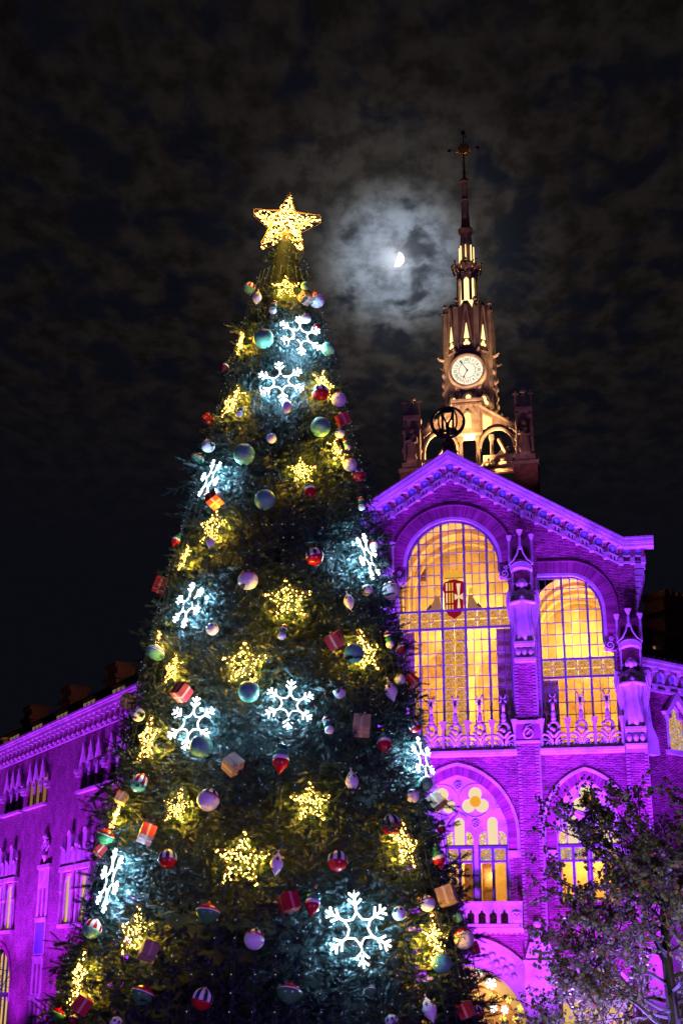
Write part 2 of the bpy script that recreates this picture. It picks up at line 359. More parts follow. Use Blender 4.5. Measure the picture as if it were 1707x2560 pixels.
# side and back walls, roof
MB().box(-9.5, -9.0, .56, 9, 0, 25).box(9.0, 9.5, .56, 9, 0, 25).build('side_wall', 'brick', PV)
sl_ = .615
rf = MB(); 
for s in (-1, 1): rf.add([(0, -.5, 30.78), (s*9.2, -.5, 25.12), (s*9.2, 9, 25.12), (0, 9, 30.78)], [(0, 1, 2, 3)])
rf.add([(-9.2, 8.9, 25.1), (9.2, 8.9, 25.1), (0, 8.9, 30.7)], [(0, 1, 2)]).build('roof', 'roof', PV)

# raking cornice: moulded courses that step out
co = MB()
def rake(y0, y1, t0, t1, mi=0):   # t: distance below the top line
    n = [(0, 30.9), (9.0, 30.9-.615*9.0), (10.5, 30.9-.615*9.0)]
    top = [(-x, z-t0) for x, z in reversed(n[1:])]+[(x, z-t0) for x, z in n]
    bot = [(x, z-(t1-t0)) for x, z in top]
    co.band(top, bot, y0, y1, mi)
rake(-.95, .0, 0, .09); rake(-.88, .02, .09, .26); rake(-.80, .03, .26, .33); rake(-.70, .04, .33, .45)
co.build('raking_cornice', 'stone', PV)
fas = MB()
def rake2(y0, y1, dz0, dz1):
    n = [(0, 30.2+dz0), (8.6, 30.2-.615*8.6+dz0), (9.95, 24.86+dz0)]
    top = [(-x, z) for x, z in reversed(n[1:])]+list(n); bot = [(x, z-(dz0-dz1)) for x, z in top]; fas.band(top, bot, y0, y1)
rake2(-.14, .0, -.27, -.34); rake2(-.12, .0, -.60, -.70)
us = [i*.70 for i in range(-12, 13)]
for k in range(-50, 51):
    u = k*.175
    if abs((abs(u)+.35) % .70-0.0) < .1: continue
    z = 30.2-.615*abs(u)
    fas.add([(u-.05, -.10, z-.61), (u+.05, -.10, z-.61), (u+.05, 0, z-.61), (u-.05, 0, z-.61), (u-.05, -.10, z-.33), (u+.05, -.10, z-.33), (u+.05, 0, z-.33), (u-.05, 0, z-.33)], [(0, 3, 2, 1), (4, 5, 6, 7), (0, 1, 5, 4), (1, 2, 6, 5), (3, 0, 4, 7)])
fas.build('dentil_course', 'stone', PV)
brk = MB().box(-.13, .13, -.52, 0, .10, .44).box(-.12, .12, -.38, 0, -.78, -.46); brk.prism([(-.115, -.46), (.115, -.46), (.115, -.30), (-.115, -.30)], -.30, 0).box(-.085, .085, -.22, 0, -.30, .10, 1)
brkm = brk.mesh('bracket', ['stone', 'brick'])
fr = MB(); o_ = [(.27, -.28)]+[(x, z) for x, z in arc(0, 0, .27, 0, 180, 12)]+[(-.27, -.28)]; i_ = [(.20, -.28)]+[(x, z) for x, z in arc(0, 0, .20, 0, 180, 12)]+[(-.20, -.28)]
frm = fr.band(i_, o_, -.16, 0).mesh('medallion_frame', 'stone')
tlm = MB().lathe([(.19, 0), (.19, .04), (.15, .055), (.001, .055)], 20).mesh('roundel', 'tile_blue')
pnm = MB().box(-.20, .20, -.02, 0, -.28, .0).mesh('panel', 'stone')
def glyph(ch, size=.24):
    c = bpy.data.curves.new('t', 'FONT'); c.body = ch; c.size = size; c.extrude = .018; c.align_x = 'CENTER'; c.align_y = 'CENTER'; c.resolution_u = 3
    o = bpy.data.objects.new('t', c); COL.objects.link(o); dg = bpy.context.evaluated_depsgraph_get(); me = bpy.data.meshes.new_from_object(o.evaluated_get(dg)); bpy.data.objects.remove(o); me.materials.clear(); me.materials.append(MT['letter']); return me
crs = MB().box(-.035, .035, -.13, .13, -.01, .02).box(-.10, .10, .0, .07, -.01, .02).mesh('cross_relief', 'letter')
gly = {'M': glyph('M'), 'P': glyph('P'), 'G': glyph('G'), '+': crs}
seq = 'MP+G'
def medal(u, z, ch):
    fo = obj('medallion', frm, PV, (u, 0, z)); obj('panel', pnm, fo)
    obj('roundel', tlm, fo, (0, -.02, .0), (PI/2, 0, 0)); obj('letter' if ch != '+' else 'cross_relief', gly[ch], fo, (0, -.085, 0), (PI/2, 0, 0))
for i in range(-12, 13):
    u = i*.70; medal(u, 30.2-.615*abs(u), seq[(i+2) % 4])
for s in (-1, 1):
    for k, (u, ch) in enumerate(((9.1, seq[(15) % 4]), (9.68, seq[0]))): medal(s*u, 24.86, ch)
for i in range(-12, 12):
    u = (i+.5)*.70; obj('bracket', brkm, PV, (u, 0, 30.2-.615*abs(u)))
for s in (-1, 1):
    for u in (8.80, 9.39, 9.93): obj('bracket', brkm, PV, (s*u, 0, 24.88))
# corbelled corner of the gable end
cb = MB()
for k in range(7): cb.box(9.45, 9.52+.08*k, -.10-.01*k, .3, 21.9+.33*k, 22.16+.33*k)
cb.build('corner_corbel', 'stone', PV)

# arch rings
def offs(poly, dd):   # offset an open polyline outward (to its right-hand normal when walked right to left)
    out = []; n = len(poly)
    for i in range(n):
        a = poly[max(0, i-1)]; b = poly[min(n-1, i+1)]; dx, dz = b[0]-a[0], b[1]-a[1]; l = math.hypot(dx, dz) or 1
        out.append((poly[i][0]+dz/l*dd, poly[i][1]-dx/l*dd))
    return out
def trim(line, y0, y1, d0, d1, name, m='stone'): return MB().band(offs(line, d0), offs(line, d1), y0, y1).build(name, m, PV)
ctop = arc(0, 24.7, 2.48, 0, 180, 40)
trim(ctop, -.06, 0, .0, .17, 'window_hood')
ring_bricks(offs(ctop, .18), offs(ctop, .80), -.05, 0).build('arch_bricks', 'brick', PV, kind='stuff')
trim(ctop, -.09, 0, .80, .86, 'hood_mould', 'brick')
rtop = [(7.70+.02, 20.4), (7.72, 21.3)]+[(6.0+1.70*math.cos(R(a)), 21.75+1.95*math.sin(R(a))) for a in range(0, 91, 5)]+[(5.2, 23.72), (4.43, 23.74)]
for s in (1, -1):
    ln = rtop if s == 1 else [(-x, z) for x, z in reversed(rtop)]
    trim(ln, -.06, 0, 0, .16, 'window_hood'); ring_bricks(offs(ln, .17), offs(ln, .76), -.05, 0).build('arch_bricks', 'brick', PV, kind='stuff'); trim(ln, -.09, 0, .76, .82, 'hood_mould', 'brick')
# volutes where the arches curl back over the jambs
vo = MB().tube(spiral(.24, .22, .24, 1.6, -PI*.9, 1, -.10), [.06*(1-.6*i/26) for i in range(27)], 6).tube(spiral(.30, .55, .13, 1.3, -PI/2, 1, -.10), .035, 6).box(-.03, .55, -.09, 0, -.10, .0).tube([(-.02, -.08, -.05), (.0, -.08, .25), (.05, -.08, .6)], .05, 6)
vom = vo.mesh('volute', 'stone', True)
for s, x, z in ((1, 2.52, 23.78), (-1, -2.52, 23.78), (1, 7.74, 19.68), (-1, -7.74, 19.68)): obj('volute', vom, PV, (x, -.02, z), (0, 0, 0), (s, 1, 1))

# ---- windows
pane_u = MB().box(0, 1, -.008, .008, 0, 1).mesh('pane', 'glass'); pane_s = MB().box(0, 1, -.01, .01, 0, 1).mesh('pane', 'stained')
bossm = MB().lathe([(.001, -.02), (.10, -.02), (.115, 0), (.10, .02), (.001, .02)], 16).mesh('boss', 'boss'); ringm = MB().lathe([(.10, -.02), (.135, -.02), (.135, .03), (.10, .03)], 16, cap=False).mesh('boss_ring', 'frame')
def topz(line):
    P = sorted(line); X = np.array([p[0] for p in P]); Z = np.array([p[1] for p in P]); return lambda u: float(np.interp(u, X, Z))
def window(line, ubays, zup, zlow, tr, name, outline, stained_bay=None, hidden=False):
    """line: top outline; ubays: mullion lines; zup/zlow: glazing bar heights above and below the transom band tr"""
    w = obj(name, None, PV, (0, .22, 0)); tz = topz(line); ua, ub = ubays[0], ubays[-1]
    o2 = [(x, z) for x, z in outline]; cx = sum(p[0] for p in o2)/len(o2); cz = sum(p[1] for p in o2)/len(o2)
    inner = [(x+(-.09 if x > cx else .09), z+(-.09 if z > cz else .09)) for x, z in o2]
    MB().band(o2, inner, -.08, .10, 0, True).build('frame', 'frame', w)
    for u in ubays[1:-1]: MB().box(u-.055, u+.055, -.13, .06, BW, tz(u)-.02).build('mullion', 'frame', w)
    for z in tr: MB().box(ua+.05, ub-.05, -.11, .05, z-.05, z+.05).build('transom', 'frame', w)
    bars = MB()
    for a, b in zip(ubays[:-1], ubays[1:]):
        if a+.01 < b:
            for k in (1, 2):
                u = a+(b-a)*k/3
                if stained_bay != (a, b): bars.box(u-.019, u+.019, -.045, .03, BW, min(tr[0], tz(u)))
                bars.box(u-.019, u+.019, -.045, .03, tr[1], tz(u)-.02)
    zr = [z for z in zlow]+[z for z in zup]
    for z in zr:
        us_ = [u for u in np.linspace(ua, ub, 80) if tz(u) > z+.02]
        if us_: bars.box(min(us_), max(us_), -.04, .028, z-.019, z+.019)
    bars.build('glazing_bar', 'frame', w, label='thin lead glazing bars')
    # panes
    lows = [BW]+list(zlow)+[tr[0]]; ups = [tr[1]]+list(zup)
    if ups[-1] < max(p[1] for p in line): ups.append(40)
    hid = MB()
    for a, b in zip(ubays[:-1], ubays[1:]):
        # stained band
        if not hidden:
            m_ = (a+b)/2; zm = (tr[0]+tr[1])/2
            for x0, x1 in ((a+.05, m_-.012), (m_+.012, b-.05)):
                for z0, z1 in ((tr[0]+.05, zm-.012), (zm+.012, tr[1]-.05)): obj('stained_pane', pane_s, w, (x0, 0, z0), (0, 0, 0), (x1-x0, 1, z1-z0))
            bo = obj('boss', bossm, w, (m_, -.04, zm), (PI/2, 0, 0)); obj('boss_ring', ringm, w, (m_, -.035, zm), (PI/2, 0, 0))
        else: hid.box(a+.05, b-.05, -.01, .01, tr[0]+.05, tr[1]-.05, 1)
        for zs in (lows, ups):
            if zs is lows and stained_bay == (a, b):
                n_ = 5; hgt = (tr[0]-.05-BW)/n_
                for k in range(n_*2):
                    z0 = BW+hgt*k/2; m_ = (a+b)/2
                    for x0, x1 in ((a+.05, m_-.012), (m_+.012, b-.05)): obj('stained_pane', pane_s, w, (x0, 0, z0+.01), (0, 0, 0), (x1-x0, 1, hgt/2-.02))
                for k in range(n_): obj('boss', bossm, w, ((a+b)/2, -.04, BW+hgt*(k+.5)), (PI/2, 0, 0))
                continue
            for k in range(3):
                x0 = a+(b-a)*k/3+.014; x1 = a+(b-a)*(k+1)/3-.014
                for z0, z1 in zip(zs[:-1], zs[1:]):
                    t0, t1, tm = tz(x0), tz(x1), tz((x0+x1)/2)
                    if max(t0, t1, tm) < z0+.05: continue
                    if min(t0, t1, tm) >= z1:
                        if hidden: hid.box(x0, x1, -.008, .008, z0+.014, z1-.014)
                        else: obj('pane', pane_u, w, (x0, 0, z0+.014), (0, 0, 0), (x1-x0, 1, z1-z0-.028))
                    else:
                        pts = [(x0, z0+.014), (x1, z0+.014)]+[(x, max(z0+.02, min(z1-.014, tz(x)))) for x in np.linspace(x1, x0, 7)]
                        (hid if hidden else MB()).prism(pts, -.008, .008) if hidden else MB().prism(pts, -.008, .008).build('pane', 'glass', w)
    if hidden: hid.build('panes', ['glass', 'stained'], w, kind='stuff')
    return w
cb5 = [-3.0, -1.82, -.61, .61, 1.82, 3.0]
CWW = window(CW[2:], cb5, [22.99, 23.62, 24.18, 24.76, 25.38, 25.96, 26.62], [15.55, 16.2, 16.8, 17.4, 18.02, 18.64, 19.26, 19.90, 20.55], (21.21, 22.19), 'arched_window', CW, (-.61, .61))
tag(CWW, 'tall central arched window with heraldic crest')
rb = [4.43, 5.66, 6.94, 8.22]
RWW = window(RWO[2:], rb, [20.03, 20.65, 21.27, 21.89, 22.49, 23.08], [15.8, 16.45, 17.09, 17.72], (18.37, 19.31), 'side_window', RWO)
LWW = window(LWO[:-2], [-x for x in reversed(rb)], [20.03, 20.65, 21.27, 21.89, 22.49, 23.08], [15.8, 16.45, 17.09, 17.72], (18.37, 19.31), 'side_window', LWO, None, True)
# crest leaded into the middle bay
cr = obj('crest', None, CWW, (.03, -.05, 0))
cr.location = (.03, -.05, 0)
sh = [(-.5, 23.75), (0, 23.9), (.5, 23.75), (.62, 23.35), (.5, 23.1), (.5, 22.3), (.33, 21.95), (0, 21.72), (-.33, 21.95), (-.5, 22.3), (-.5, 23.1), (-.6, 23.4)]
crm = MB().prism(sh, -.03, -.02, 0)
for x in (-.42, -.27, -.12): crm.box(x, x+.08, -.037, -.03, 22.25, 23.7, 1 if x < -.3 else 2)
crm.box(-.45, -.03, -.039, -.033, 23.15, 23.27, 0).box(-.45, -.03, -.039, -.033, 22.5, 22.6, 0)
crm.prism([(.17, 22.3), (.33, 22.3), (.28, 22.85), (.47, 22.75), (.47, 23.1), (.29, 22.98), (.36, 23.65), (.14, 23.65), (.21, 22.98), (.03, 23.1), (.03, 22.75), (.22, 22.85)], -.04, -.031, 1)
crm.prism([(-.48, 24.0), (.48, 24.0), (.56, 24.3), (.36, 24.22), (.26, 24.42), (.1, 24.3), (0, 24.55), (-.1, 24.3), (-.26, 24.42), (-.36, 24.22), (-.56, 24.3)], -.03, -.02, 3)
crm.box(-.5, .5, -.04, -.02, 23.93, 24.0, 4)
for s in (-1, 1):
    crm.prism([(s*.70, 22.22), (s*1.5, 22.22), (s*1.25, 22.4), (s*1.1, 22.75), (s*.95, 23.0), (s*.75, 22.9)], -.03, -.022, 4)
    crm.ball((s*.88, -.03, 23.2), .13, .01, .15, 10, 6, 3); crm.prism([(s*1.5, 22.22), (s*1.25, 22.6), (s*1.2, 22.4)], -.034, -.03, 5)
crm.build('crest_glass', ['cr_red', 'cr_cream', 'cr_gold', 'cr_gold', 'cr_brown', 'cr_dark'], CWW, loc=(.03, -.05, 0), label='red and cream shield under a golden crown, two kneeling figures')
bpy.data.objects.remove(cr)

# ---- rooms behind the windows
rm = MB()
def vault(cx, w, zs, y0, y1, zf, mi=0, rise=1.0):
    A = [(cx+w*math.cos(R(a)), zs+w*rise*math.sin(R(a))) for a in range(0, 181, 9)]
    n = len(A); rm.add([(x, y0, z) for x, z in A]+[(x, y1, z) for x, z in A], [(i, i+1, n+i+1, n+i) for i in range(n-1)], mi)
    rm.add([(cx-w, y0, zf), (cx-w, y1, zf), (cx-w, y1, zs), (cx-w, y0, zs)], [(0, 1, 2, 3)], mi); rm.add([(cx+w, y0, zf), (cx+w, y1, zf), (cx+w, y1, zs), (cx+w, y0, zs)], [(0, 1, 2, 3)], mi)
    rm.add([(cx-w, y0, zf), (cx+w, y0, zf), (cx+w, y1, zf), (cx-w, y1, zf)], [(0, 1, 2, 3)], mi)
    # end wall with blind arches
    k = w/3.3
    rm.prism([(cx-w, zf), (cx+w, zf)]+A, y1, y1+.1, mi)
    for yy in (y0+(y1-y0)*.25, y0+(y1-y0)*.55, y0+(y1-y0)*.85):
        B = [(cx+(w-.28*k)*math.cos(R(a)), zs+(w-.28*k)*rise*math.sin(R(a))) for a in range(0, 181, 9)]
        rm.band([(x, z-.002) for x, z in A], B, yy, yy+.45, mi)
        rm.box(cx-w, cx-w+.28*k, yy, yy+.45, zf, zs, mi).box(cx+w-.28*k, cx+w, yy, yy+.45, zf, zs, mi)
vault(0, 3.35, 24.75, .56, 7.3, 14.6)
vault(6.33, 2.3, 21.6, .56, 6, 14.6); vault(-6.33, 2.3, 21.6, .56, 6, 14.6)
rm.build('hall_interior', 'plaster', PV)
ia = MB()
for cx, w, zt, yy in ((-1.6, 1.15, 21.6, 7.2), (1.6, 1.15, 21.6, 7.2), (6.2, 1.3, 19.8, 5.9)):
    for k, dd in enumerate((0, .22, .44)):
        A = [(cx-w+dd, 14.7), (cx+w-dd, 14.7)]+arch(cx, w-dd, zt-1.5, zt-dd); ia.prism(A, yy-.12+.03*k, yy-.05+.03*k-.06*(k == 2), 0 if k != 1 else 1)
ia.build('inner_arch', ['plaster_dark', 'plaster'], PV)
ct = MB()
for x0, x1 in ((-2.95, -2.15), (2.2, 2.95), (4.5, 5.25)):
    n = 26; pts = [(x0+(x1-x0)*i/n, .42+.05*math.sin(i*1.7), 0) for i in range(n+1)]
    zt = 21.15 if x0 < 4 else 18.3
    ct.add([(p[0], p[1], 14.7) for p in pts]+[(p[0], p[1], zt) for p in pts], [(i, i+1, n+2+i, n+1+i) for i in range(n)])
ct.build('curtain', 'curtain', PV, True)
WARM = (1, .73, .37)
for u, y, z, p in ((0, 4.6, 18.5, 620), (0, 2.2, 23.2, 620), (0, 5.4, 23.4, 700), (6.33, 3.0, 17.0, 300), (6.33, 1.8, 20.9, 400), (6.33, 4.4, 21.1, 430), (-6.33, 3, 18, 700)): lamp('hall_lamp', fw(u, y, z), p, WARM, .35)

# ---- balustrade of carved figures
fg = MB()
for s in (-1, 1):
    fg.tube(spiral(s*.30, .19, .20, 1.5, PI/2, s, -.02), [.055*(1-.5*i/26) for i in range(27)], 6)
    fg.tube([(s*.05, 0, .12), (s*.10, -.05, .40), (s*.28, -.07, .62), (s*.48, -.05, .70), (s*.60, 0, .62)], [.05, .07, .075, .07, .05], 6)
    fg.tube([(s*.04, .05, .10), (s*.22, .05, .30), (s*.42, .06, .44), (s*.60, .04, .46)], [.07, .06, .06, .05], 6)
    fg.tube([(s*.02, -.05, .52), (s*.18, -.12, .74), (s*.30, -.10, .86), (s*.36, -.04, .80)], [.07, .08, .06, .03], 6)
    fg.tube([(s*.0, -.02, 2.50), (s*.11, -.02, 2.62), (s*.17, -.02, 2.80)], [.03, .035, .045], 5); fg.tube([(s*.10, -.02, 2.42), (s*.19, -.02, 2.36)], [.03, .05], 5)
fg.tube([(.25*math.cos(a), -.02, 1.06+.25*math.sin(a)) for a in np.linspace(-.9, PI+.3, 15)], [.08]*8+[.075, .07, .065, .06, .055, .05, .04], 7)
fg.ball((-.22, -.06, 1.16), .10, .09, .08, 8, 5).ball((.0, -.06, .92), .10, .10, .12, 8, 6).ball((-.12, -.1, .98), .08, .08, .1, 8, 5)
fg.lathe([(.10, 1.36), (.15, 1.46), (.09, 1.56), (.14, 1.66), (.08, 1.80), (.075, 1.9)], 9).box(-.07, .07, -.07, .05, 1.88, 2.44).box(-.12, .12, -.06, .04, 2.40, 2.50)
fgm = fg.mesh('balustrade_figure', 'stone', True)
po = MB().lathe([(.09, 0), (.08, .5), (.075, .9), (.09, 1.05), (.13, 1.25), (.19, 1.46), (.16, 1.48), (.001, 1.47)], 8, ph=PI/8); pom = po.mesh('baluster_post', 'stone')
for x in (-2.43, -1.21, 0.02, 1.26, 2.47): obj('balustrade_figure', fgm, PV, (x, -.38, 14.72))
for x in (-3.0, -1.86, -.62, .63, 1.87, 3.0): obj('baluster_post', pom, PV, (x, -.38, 14.72))
for s in (-1, 1):
    for x in (4.97, 6.34, 7.65): obj('balustrade_figure', fgm, PV, (s*x, -.38, 14.70))
    for x in (4.36, 5.66, 7.0, 8.34): obj('baluster_post', pom, PV, (s*x, -.38, 14.70))
lg = MB()
for a, b in ((-3.1, 3.1), (4.25, 8.4), (-8.4, -4.25)): lg.box(a, b, -.55, 0, 14.52, 14.66).box(a, b, -.48, 0, 14.42, 14.52).box(a, b, -.42, 0, 14.66, 14.75)
lg.build('balcony_ledge', 'stone', PV)

# ---- pilasters
for u0, u1, zt in ((3.1, 4.26, 24.2), (-4.26, -3.1, 24.2), (8.42, 9.52, 19.6), (-9.52, -8.42, 19.6)):
    pl = MB().box(u0, u1, -.36, -.001, 0, zt).build('pilaster', 'mortar', PV)
    nz = 15.0 if zt > 20 else 14.4
    V, Fc = bricks([(u0, 5.2), (u1, 5.2), (u1, nz), (u0, nz)], [], -.372); obj('brickwork', raw_mesh('brickwork', V, Fc, 'brick'), pl, kind='stuff')
    if zt > 20:
        V, Fc = bricks([(u0, 16.1), (u1, 16.1), (u1, 19.1), (u0, 19.1)], [], -.372); obj('brickwork', raw_mesh('brickwork', V, Fc, 'brick'), pl, kind='stuff')
    V, Fc = bricks([(u0, zt-.9), (u1, zt-.9), (u1, zt), (u0, zt)], [], -.372); obj('brickwork', raw_mesh('brickwork', V, Fc, 'brick'), pl, kind='stuff')
    # brick returns
    V, Fc = bricks([(-.36, 5.2), (-.0, 5.2), (0, zt), (-.36, zt)], [], 0, L=.16); V = V[:, [1, 0, 2]]; V[:, 0] += u0; obj('brickwork', raw_mesh('brickwork', V, Fc, 'brick'), pl, kind='stuff')
def niche(u, z0, zh, zc, tall=1.0, corner=False):
    """corbel with cups at z0, hood at zh, canopy fleurons at zc"""
    n = obj('statue_niche', None, PV, (u, -.36, 0))
    MB().box(-.52, .52, -.50, 0, z0+.72, z0+.86).box(-.50, .50, -.42, 0, z0+.62, z0+.72).box(-.5, .5, -.08, 0, z0+.05, z0+.62).box(-.54, .54, -.36, 0, z0-.06, z0+.05).box(-.50, .50, -.28, 0, z0-.14, z0-.06).build('corbel', 'stone', n)
    for k in (-1, 0, 1): MB().lathe([(.03, .03), (.10, .12), (.15, .3), (.15, .42), (.10, .47), (.13, .5), (.001, .5)], 10, (k*.32, -.20, z0+.03)).build('cup', 'stone', n, True)
    j = MB()
    for s in (-1, 1):
        j.tube([(s*.47, -.10, z0+.86), (s*.47, -.10, zh-.1)], .045, 6)
        zz = z0+1.1
        while zz < zh-.5: j.ball((s*.40, -.14, zz), .055, .05, .07, 6, 4); zz += .42
    j.build('niche_jamb', 'stone', n)
    h = MB(); A = [(.56*math.cos(R(a)), zh+.20*math.sin(R(a))) for a in range(0, 181, 15)]; B = [(x*.86, z-.10) for x, z in A]; h.band(A, B, -.62, 0); h.band([(x*1.02, z+.14) for x, z in A], [(x*1.02, z+.02) for x, z in A], -.66, 0)
    h.build('canopy_hood', 'stone', n)
    g = MB()
    for s in (-1, 1):
        g.tube([(s*.62, -.58, zh+.28), (s*.36, -.62, zh+.48), (s*.16, -.63, zh+.84), (s*.07, -.63, zh+1.2)], [.06, .055, .05, .05], 6)
        g.tube([(s*.56, -.62, zh+.12), (s*.3, -.63, zh+.33), (0, -.63, zh+.38)], .05, 5)
        g.ball((s*.24, -.60, zh+.30), .09, .05, .08, 7, 5)
        g.lathe([(.07, zh+.4), (.065, zc-.45), (.06, zc-.3), (.10, zc-.22), (.16, zc-.02), (.12, zc), (.001, zc-.02)], 7, (s*.58, -.34, -.12))
    g.lathe([(.075, zh+1.0), (.07, zc-.42), (.06, zc-.3), (.10, zc-.2), (.19, zc), (.15, zc+.03), (.001, zc)], 7, (0, -.60, .06))
    g.box(-.50, .50, -.46, 0, zh+.20, zh+.55); g.build('canopy', 'stone', n, False)
    MB().box(-.46, .46, -.36, .0, zh+.55, zc-.35).build('canopy_back', 'towerbrick', n)
    MB().box(-.42, .42, -.04, -.005, z0+.9, zh-.05).build('niche_back', 'towerbrick', n)
    return n
niche(3.68, 19.25, 23.95, 26.0); niche(-3.68, 19.25, 23.95, 26.0); niche(8.97, 14.7, 19.55, 21.45); niche(-8.97, 14.7, 19.55, 21.45)
def angel(u, z0, h, label):
    a = obj('angel_statue', None, None, fw(u, -.56, z0), (0, 0, PVR), label=label, category='statue', group='carved angels on the pilasters')
    b = MB(); sg = 40
    prof = [(.17, 0), (.21, .02), (.17, .25), (.155, .45), (.19, .60), (.245, .70), (.23, .76), (.12, .80), (.055, .825), (.055, .845)]
    n = len(prof); vs = []
    for r, z in prof:
        for k in range(sg):
            w = 2*PI*k/sg; rr = r*(1+.20*math.sin(w*8+z*7)*(1 if z < .72 else .2)); vs.append((rr*1.05*math.cos(w)*h*.62, rr*.55*math.sin(w)*h*.62, z*h))
    fs = [(i*sg+k, i*sg+(k+1) % sg, (i+1)*sg+(k+1) % sg, (i+1)*sg+k) for i in range(n-1) for k in range(sg)]
    b.add(vs, fs)
    for s in (-1, 1):   # folded arms
        b.tube([(s*.14*h, 0, .72*h), (s*.16*h, -.05*h, .60*h), (s*.05*h, -.12*h, .61*h), (0, -.12*h, .63*h)], [.04*h, .042*h, .032*h, .02*h], 7)
    b.build('robe', 'stone', a, True)
    hd = MB().ball((0, -.035*h, .90*h), .052*h, .06*h, .072*h, 12, 8); hd.ball((0, -.095*h, .895*h), .012*h, .016*h, .02*h, 6, 4)
    hd.build('head', 'stone', a, True)
    hr = MB().ball((0, -.01*h, .925*h), .072*h, .07*h, .062*h, 10, 6).ball((-.06*h, -.03*h, .895*h), .03*h, .035*h, .045*h, 7, 5).ball((.06*h, -.03*h, .895*h), .03*h, .035*h, .045*h, 7, 5)
    hr.build('hair', 'stone', a, True)
    for s in (-1, 1):
        w = MB(); P = [(s*.06*h, .70*h), (s*.16*h, .80*h), (s*.235*h, .82*h), (s*.26*h, .66*h), (s*.225*h, .42*h), (s*.17*h, .20*h), (s*.12*h, .40*h)]
        w.prism(P if s > 0 else P[::-1], .05*h, .085*h)
        for k in range(4): w.tube([(s*(.13+.02*k)*h, .045*h, .74*h), (s*(.155+.022*k)*h, .045*h, (.38+.06*k)*h)], .014*h, 5)
        w.build('wing', 'stone', a)
    return a
angel(3.68, 20.12, 3.45, 'stone angel in the niche between the two large yellow windows')
angel(8.97, 15.58, 3.55, 'stone angel at the corner pier beside the shorter wing')
angel(-3.68, 20.12, 3.45, 'stone angel on the pier hidden beside the tree')
# monogram block on the pilaster
for s in (1, -1):
    mk = MB().box(3.06, 4.30, -.46, 0, 14.98, 15.10).box(3.08, 4.28, -.42, 0, 15.10, 15.95, 1).box(3.05, 4.31, -.47, 0, 15.95, 16.12)
    bm_ = mk.build('monogram_block', ['stone', 'brick'], PV, scale=(s, 1, 1))
    MB().tube([(3.68+.24*math.cos(a), -.46, 15.46+.24*math.sin(a)) for a in np.linspace(0, 2*PI, 20)][:-1], .045, 6, closed=True).tube([(3.84, -.46, 15.9), (3.6, -.47, 15.80), (3.45, -.47, 15.5), (3.50, -.47, 15.32)], .042, 6).tube([(3.72, -.48, 15.86), (3.78, -.48, 15.6), (3.60, -.48, 15.4)], .03, 6).build('monogram', 'stone', bm_, True)

# ---- lower storey: traceried arches
def circ(cx, cz, r, n=20, a0=0): return [(cx+r*math.cos(2*PI*i/n+a0), cz+r*math.sin(2*PI*i/n+a0)) for i in range(n)]
def trefoil(cx, cz, d=.39, r=.34, n=14):
    out = []
    for k in range(3):
        a = R(90+120*k); ox, oz = cx+d*math.cos(a), cz+d*math.sin(a)
        h = math.acos(min(1, (d*math.sin(PI/3))/r)); lim = PI/2+PI/6-0+.10
        for i in range(n+1):
            w = a-lim+2*lim*i/n; out.append((ox+r*math.cos(w), oz+r*math.sin(w)))
    return out
def lancet(cx, hw, z0, zt): return [(cx-hw, z0), (cx+hw, z0)]+[(cx+hw*math.cos(R(a)), zt-hw+hw*math.sin(R(a))) for a in range(0, 181, 15)]
def half_l(x0, x1, z0, zt, side):   # small side light, rounded on its outer shoulder
    w = x1-x0
    if side < 0: return [(x0, z0), (x1, z0), (x1, zt)]+[(x0+w-w*math.sin(R(a))*1.0, zt-w*(1-math.cos(R(a)))) for a in range(15, 91, 15)]
    return [(x0, z0), (x1, z0)]+[(x1-w+w*math.cos(R(a)), zt-w+w*math.sin(R(a))) for a in range(0, 76, 15)]+[(x0, zt)]
